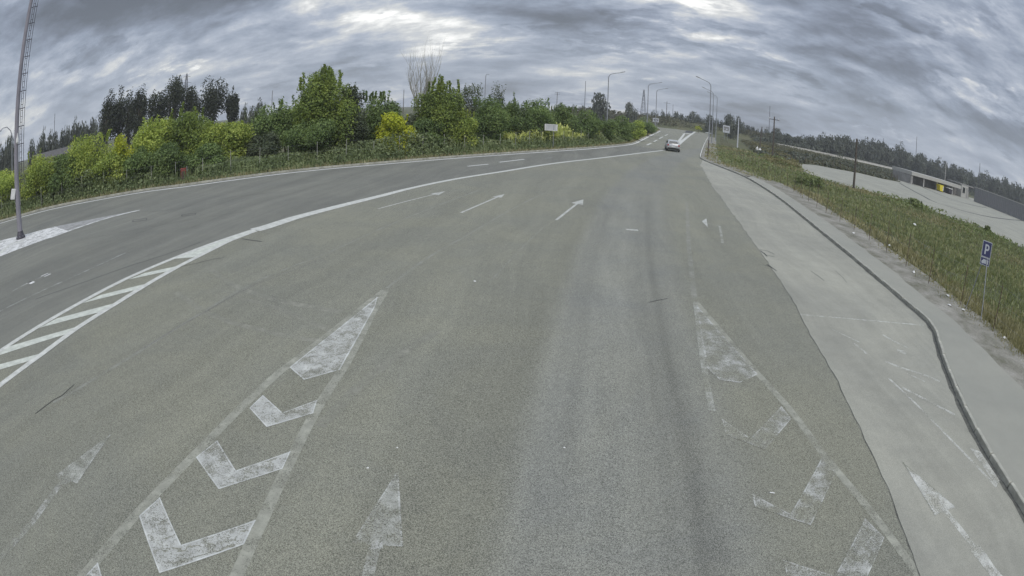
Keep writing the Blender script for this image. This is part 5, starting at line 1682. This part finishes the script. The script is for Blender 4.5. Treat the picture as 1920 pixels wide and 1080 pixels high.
# ------------------------------------------------------------------ long barrier, shed, wall
mb_root = tag(empty('concrete_barrier'), 'long pale concrete barrier running below the distant tree line', 'barrier')
pts = resample(bar_line, 6.0)
for (x, y, a), (x2, y2, a2) in zip(pts[:-1], pts[1:]):
    L = math.hypot(x2 - x, y2 - y)
    mb = MB()
    pr = [(-0.3, 0), (0.3, 0), (0.24, 0.2), (0.1, 0.45), (0.08, 0.95), (-0.08, 0.95), (-0.1, 0.45), (-0.24, 0.2)]
    vs = [(-L / 2 + 0.03, p, q_) for p, q_ in pr] + [(L / 2 - 0.03, p, q_) for p, q_ in pr]
    m = len(pr)
    mb.add(vs, [tuple(range(m - 1, -1, -1)), tuple(range(m, 2 * m))] + [(i, (i + 1) % m, m + (i + 1) % m, m + i) for i in range(m)])
    o = mb.build('barrier_block', M['barrier'], mb_root)
    o.location = ((x + x2) / 2, (y + y2) / 2, 0)
    o.rotation_euler = (0, 0, math.atan2(y2 - y, x2 - x))

p0 = Vector((*(93.99, 106.25), 0))
p1 = Vector((*(129.45, 109.99), 0))
ax = (p1 - p0).normalized()
LB = (p1 - p0).length
ang = math.atan2(ax.y, ax.x)
sh = tag(empty('shed', p0, ang), 'long low grey shed with a pale flat canopy on columns beyond the lot', 'building')
# local frame: x along the front, y away from the camera side (front faces -y)
nrm = Vector((-math.sin(ang), math.cos(ang), 0))
sgn = 1.0 if nrm.dot(p0) > 0 else -1.0
HB = (93.99, 106.25, 3.168)[2]
HR = (129.45, 109.99, 3.822)[2]
Lc = LB * 0.73
HW = HB - 0.9
MB().box((LB / 2, sgn * 4.6, HW / 2), (LB, 5.0, HW)).build('wall', M['shed_wall'], sh)
k = 0
xx = 2.8
while xx < LB - 8:
    w_ = 1.5
    MB().box((xx, sgn * 2.04, HW * 0.46), (w_, 0.08, HW * 0.86), 0, 0.01).build('panel', M['shed_dark'], sh)
    xx += 1.72
MB().box((Lc / 2, sgn * 3.2, HB - 0.48), (Lc, 8.4, 0.92), 0, 0.03).build('canopy', M['fascia'], sh)
MB().box((0.35, sgn * 1.0, HB / 2 - 0.5), (0.9, 3.6, HB - 1.0), 0, 0.03).build('end_wall', M['shed_wall'], sh)
for f_ in (0.24, 0.50, 0.83):
    MB().box((Lc * f_, -sgn * 0.4, (HB - 0.95) / 2), (0.42, 0.42, HB - 0.95), 0, 0.03).build('column', M['fascia'], sh)
cab = MB().box((LB - 5.6, sgn * 1.2, HR * 0.46), (4.4, 2.2, HR * 0.92), 0, 0.02).build('cabin', M['fascia'], sh)
MB().box((LB - 6.3, sgn * 0.07, HR * 0.56), (1.5, 0.06, HR * 0.42), 0, 0.01).build('window', M['glass'], cab)
MB().box((LB - 4.3, sgn * 0.07, HR * 0.40), (0.9, 0.06, HR * 0.76), 0, 0.01).build('door', M['shed_wall'], cab)
MB().box((LB - 4.0, sgn * 3.4, HR - 0.1), (9.0, 6.2, 0.3), 0, 0.03).build('roof', M['shed_wall'], sh)
# waste containers under the canopy
def on_front(az, off):
    """point on the shed's front line at that bearing, off metres towards the camera"""
    d = Vector((math.sin(az), math.cos(az), 0))
    den_ = d.x * ax.y - d.y * ax.x
    t_ = (p0.x * ax.y - p0.y * ax.x) / den_
    p = d * t_ - nrm * sgn * off
    return p.x, p.y


x, y = on_front(0.7853, 1.2)
b = tag(empty('yellow_container', (x, y, 0), ang), 'bright yellow waste container under the shed canopy', 'container')
b.scale = (0.5, 0.9, 0.88)
prf = [(-1.7, 0.25), (1.7, 0.25), (2.0, 1.9), (-2.0, 1.9)]
mb = MB()
vs = [(px, -0.9, pz) for px, pz in prf] + [(px, 0.9, pz) for px, pz in prf]
mb.add(vs, [(0, 1, 2, 3), (7, 6, 5, 4), (0, 4, 5, 1), (1, 5, 6, 2), (3, 2, 6, 7), (0, 3, 7, 4)])
mb.build('body', M['yellow'], b)
MB().box((0, 0, 1.97), (4.1, 1.9, 0.14), 0, 0.03).build('lid', M['yellow'], b)
MB().box((1.45, -sgn * 0.93, 1.1), (0.7, 0.06, 1.3), 0, 0.01).build('label_plate', M['white_box'], b)
for s in (-1.2, 1.2):
    MB().tube([(s, -0.8, 0.15), (s, 0.8, 0.15)], 0.15, 10).build('wheel', M['rubber'], b)
x, y = on_front(0.80538, 1.2)
b = tag(empty('dark_container', (x, y, 0), ang), 'dark waste container with a white lid edge right of the yellow one', 'container')
b.scale = (0.62, 0.9, 0.85)
mb = MB()
vs = [(px * 0.85, -0.8, pz * 0.9) for px, pz in prf] + [(px * 0.85, 0.8, pz * 0.9) for px, pz in prf]
mb.add(vs, [(0, 1, 2, 3), (7, 6, 5, 4), (0, 4, 5, 1), (1, 5, 6, 2), (3, 2, 6, 7), (0, 3, 7, 4)])
mb.build('body', M['steel_dark'], b)
MB().box((0, 0, 1.80), (3.5, 1.7, 0.2), 0, 0.03).build('lid', M['white_box'], b)
for s in (-1.0, 1.0):
    MB().tube([(s, -0.7, 0.13), (s, 0.7, 0.13)], 0.13, 10).build('wheel', M['rubber'], b)
# long sheet-metal wall beyond the shed
q0 = Vector((*(123.34, 104.37), 0))
q1 = Vector((*(124.65, 88.6), 0))
ax2 = (q1 - q0).normalized()
ang2 = math.atan2(ax2.y, ax2.x)
L2 = (q1 - q0).length * 1.9
HWL = (123.34, 104.37, 3.998)[2]
gw = tag(empty('sheet_metal_wall', q0, ang2), 'long grey sheet metal wall right of the shed', 'wall')
xx = 0.0
k = 0
pmesh = None
while xx < L2:
    if pmesh is None:
        mb = MB()
        vs, fs = [], []
        n_ = 12
        for i in range(n_ + 1):
            u = i / n_
            d_ = (0.05, 0.05, -0.05, -0.05)[i % 4]
            vs += [(u * 2.35, d_, 0.1), (u * 2.35, d_, HWL)]
        for i in range(n_):
            fs.append((2 * i, 2 * i + 2, 2 * i + 3, 2 * i + 1))
        mb.add(vs, fs)
        b_ = len(mb.v)
        mb.box((1.17, 0.12, HWL / 2), (2.3, 0.06, HWL - 0.2))
        pmesh = mb.mesh('panel', M['grey_panel'])
    o = link_mesh('panel', pmesh, gw)
    o.location = (xx, rng.uniform(-.02, .02), rng.uniform(-.03, .03))
    xx += 2.4
MB().box((L2 / 2, 0.06, HWL + 0.1), (L2, 0.36, 0.22), 0, 0.02).build('top_rail', M['fascia'], gw)

# ------------------------------------------------------------------ car driving away
cx_, cy_ = (20.1, 73.44)
car = tag(empty('car', (cx_, cy_, 0), R(-11)), 'grey hatchback driving away towards the junction', 'car')


def loft(stations, material, name, parent, smooth=True):
    """stations: (y, [(x, z) right half profile from bottom centre to top centre])"""
    vs, fs = [], []
    m = None
    for y, prof in stations:
        ring = [(x, y, z) for x, z in prof] + [(-x, y, z) for x, z in prof[::-1]]
        m = len(ring)
        vs += ring
    for i in range(len(stations) - 1):
        for k in range(m):
            j = (k + 1) % m
            fs.append((i * m + k, i * m + j, (i + 1) * m + j, (i + 1) * m + k))
    fs.append(tuple(range(m - 1, -1, -1)))
    fs.append(tuple((len(stations) - 1) * m + k for k in range(m)))
    mb = MB()
    mb.add(vs, fs, smooth)
    o = mb.build(name, M[material], parent)
    return o


def low(w, zb, zs, zt):
    return [(w * 0.80, zb), (w * 0.97, zb + 0.14), (w, (zb + zs) / 2), (w * 0.985, zs - 0.1), (w * 0.93, zs), (w * 0.80, zt)]


body = loft([(-2.12, low(0.72, 0.42, 0.78, 0.82)), (-2.08, low(0.84, 0.30, 0.92, 0.96)), (-1.8, low(0.90, 0.24, 0.96, 1.0)), (-0.9, low(0.91, 0.22, 0.95, 0.98)),
             (0.6, low(0.91, 0.22, 0.93, 0.96)), (1.2, low(0.90, 0.22, 0.88, 0.95)), (1.75, low(0.86, 0.25, 0.78, 0.84)), (2.08, low(0.74, 0.32, 0.66, 0.70)), (2.15, low(0.60, 0.40, 0.58, 0.60))], 'car_body', 'body', car)


def cabp(wb, wt, zt):
    return [(wb, 0.93), (wb * 0.985, 1.0), (wt * 1.06, zt - 0.14), (wt, zt - 0.04), (wt * 0.8, zt), (wt * 0.3, zt + 0.012)]


loft([(-1.98, cabp(0.74, 0.70, 1.02)), (-1.62, cabp(0.80, 0.66, 1.38)), (-1.2, cabp(0.82, 0.64, 1.465)), (-0.3, cabp(0.83, 0.65, 1.49)), (0.35, cabp(0.83, 0.64, 1.44)), (1.15, cabp(0.80, 0.70, 1.0))], 'car_body', 'roof', car)
MB().add([(-0.60, -1.995, 1.06), (0.60, -1.995, 1.06), (0.54, -1.70, 1.37), (-0.54, -1.70, 1.37)], [(0, 1, 2, 3)]).build('rear_window', M['glass'], car)
MB().add([(-0.66, 1.16, 1.02), (0.66, 1.16, 1.02), (0.56, 0.42, 1.42), (-0.56, 0.42, 1.42)], [(1, 0, 3, 2)]).build('windscreen', M['glass'], car)
for s in (-1, 1):
    for y0, y1, t0, t1 in ((-1.55, -0.42, -1.3, -0.42), (-0.34, 0.75, -0.34, 0.30)):
        f = [(s * 0.835, y0, 1.0), (s * 0.845, y1, 1.0), (s * 0.715, t1, 1.33), (s * 0.715, t0, 1.33)]
        MB().add(f, [(0, 1, 2, 3) if s > 0 else (3, 2, 1, 0)]).build('side_window', M['glass'], car)
    o = MB().box((s * 0.70, -2.07, 0.83), (0.26, 0.12, 0.20), 0, 0.03).build('tail_light', M['tail_red'], car)
    MB().box((s * 0.95, 0.55, 1.0), (0.14, 0.12, 0.10), 0, 0.03).build('mirror', M['car_body'], car)
    for yy in (-1.35, 1.35):
        w_ = MB().tube([(s * 0.70, yy, 0.32), (s * 0.74, yy, 0.32), (s * 0.88, yy, 0.32), (s * 0.92, yy, 0.32)], [0.29, 0.32, 0.32, 0.28], 18).build('wheel', M['rubber'], car)
        MB().tube([(s * 0.915, yy, 0.32), (s * 0.93, yy, 0.32)], [0.2, 0.18], 14).build('rim', M['steel'], w_)
MB().box((0, -2.10, 0.42), (1.5, 0.14, 0.20), 0, 0.05).build('bumper', M['rubber'], car)
MB().box((0, -2.14, 0.66), (0.52, 0.02, 0.11), 0, 0.004).build('number_plate', M['white_box'], car)

# ------------------------------------------------------------------ bits and pieces
for (x, y), s, lab in (((49.52, 110.56), 0.55, 'left one of two white sacks lying in the right verge'), ((48.69, 107.25), 0.5, 'right one of two white sacks lying in the right verge')):
    mb = MB()
    prof = [(0.0, 0.02), (0.42, 0.0), (0.5, 0.25), (0.40, 0.6), (0.16, 0.85), (0.07, 0.95), (0.13, 1.05)]
    n_ = 10
    vs = []
    for r_, z_ in prof:
        for k in range(n_):
            a = 2 * math.pi * k / n_
            q_ = 1 + 0.15 * math.sin(3 * a + z_ * 5)
            vs.append((r_ * q_ * math.cos(a) * s * 1.5, r_ * q_ * math.sin(a) * s * 1.2, z_ * s * 2))
    fs = [(i * n_ + k, i * n_ + (k + 1) % n_, (i + 1) * n_ + (k + 1) % n_, (i + 1) * n_ + k) for i in range(len(prof) - 1) for k in range(n_)]
    mb.add(vs, fs, True)
    o = mb.build('sack', M['litter'])
    o.location = (x, y, 0)
    tag(o, lab, 'sack', 'white sacks on the verge')


def scrap(name, x, y, z, w, l, label, group, seed, material='litter'):
    rs_ = random.Random(seed)
    n_ = 9
    ring = [(math.cos(2 * math.pi * k / n_) * w * rs_.uniform(0.6, 1.2), math.sin(2 * math.pi * k / n_) * l * rs_.uniform(0.6, 1.2), rs_.uniform(0.0, 0.4) * w) for k in range(n_)]
    vs = ring + [(0, 0, w * rs_.uniform(0.5, 1.0))] + [(0, 0, -0.01)]
    fs = [(k, (k + 1) % n_, n_) for k in range(n_)] + [((k + 1) % n_, k, n_ + 1) for k in range(n_)]
    o = MB().add(vs, fs).build(name, M[material])
    o.location = (x, y, z)
    o.rotation_euler = (0, 0, rs_.uniform(0, 6.28))
    return tag(o, label, 'litter' if material == 'litter' else 'stone', group)


o = MB().box((0, 0, 0), (0.075, 0.016, 0.014), 0, 0.004).build('paper_strip', M['litter'])
o.location = (*(3.505, 5.224), 0.02)
o.rotation_euler = (0, 0, R(-22))
tag(o, 'white paper strip lying on the asphalt near the right chevrons', 'litter')
for i, ((x, y), w, lab) in enumerate((((-1.742, 5.783), 0.018, 'white pebble on the asphalt left of the middle arrow'), ((-1.447, 6.328), 0.016, 'white pebble just above the tip of the middle arrow'),
                                     ((0.797, 6.549), 0.018, 'white pebble on the asphalt in the middle of the lane'), ((-0.929, 13.779), 0.035, 'white scrap on the asphalt right of the left gore tip'))):
    scrap('pebble', x, y, 0.006, w, w, lab, 'white specks on the asphalt', i, 'litter')
for i, ((x, y), lab) in enumerate((((18.831, 22.41), 'white scrap on the dirt by the fence, fourth down the verge'), ((16.553, 17.419), 'white scrap on the dirt, halfway down the verge'), ((16.148, 14.386), 'white scrap on the dirt left of the parking sign legs'),
                                  ((15.625, 12.794), 'white scrap on the dirt at the foot of the parking sign'), ((15.649, 10.147), 'white scrap on the dirt below the parking sign'), ((29.57, 31.97), 'white bag lying in the grass beyond the fence'),
                                  ((17.674, 24.65), 'white scrap on the dirt near a fence post, highest of the verge litter'), ((15.115, 13.207), 'pale scrap on the dirt edge beside the walk'))):
    scrap('litter_scrap', x, y, 0.07, 0.11 if i != 5 else 0.3, 0.08 if i != 5 else 0.2, lab, 'litter on the right verge', 40 + i)
x, y, z = (66.08, 204.59, 2.284)
plant('bush', 'small bright yellow bush on the bank behind the junction', 'bush', x, y, max(z + 0.3, 2.6), 1.5, YE, 55, 260, 0.26, None, False, lobes=7, base=0.55)

# ------------------------------------------------------------------ thin haze in the air
hz = MB().box((0, 0, 44.0), (1900, 1900, 91.0)).build('haze', None)
tag(hz, 'thin pale haze lying over the whole place', None, None, 'stuff')
hm = bpy.data.materials.new('haze')
hm.use_nodes = True
ht = hm.node_tree
ht.nodes.clear()
ho = ht.nodes.new('ShaderNodeOutputMaterial')
hv = ht.nodes.new('ShaderNodeVolumePrincipled')
hv.inputs['Color'].default_value = (0.86, 0.89, 0.92, 1)
hv.inputs['Density'].default_value = 0.00048
ht.links.new(hv.outputs[0], ho.inputs['Volume'])
hz.data.materials.append(hm)
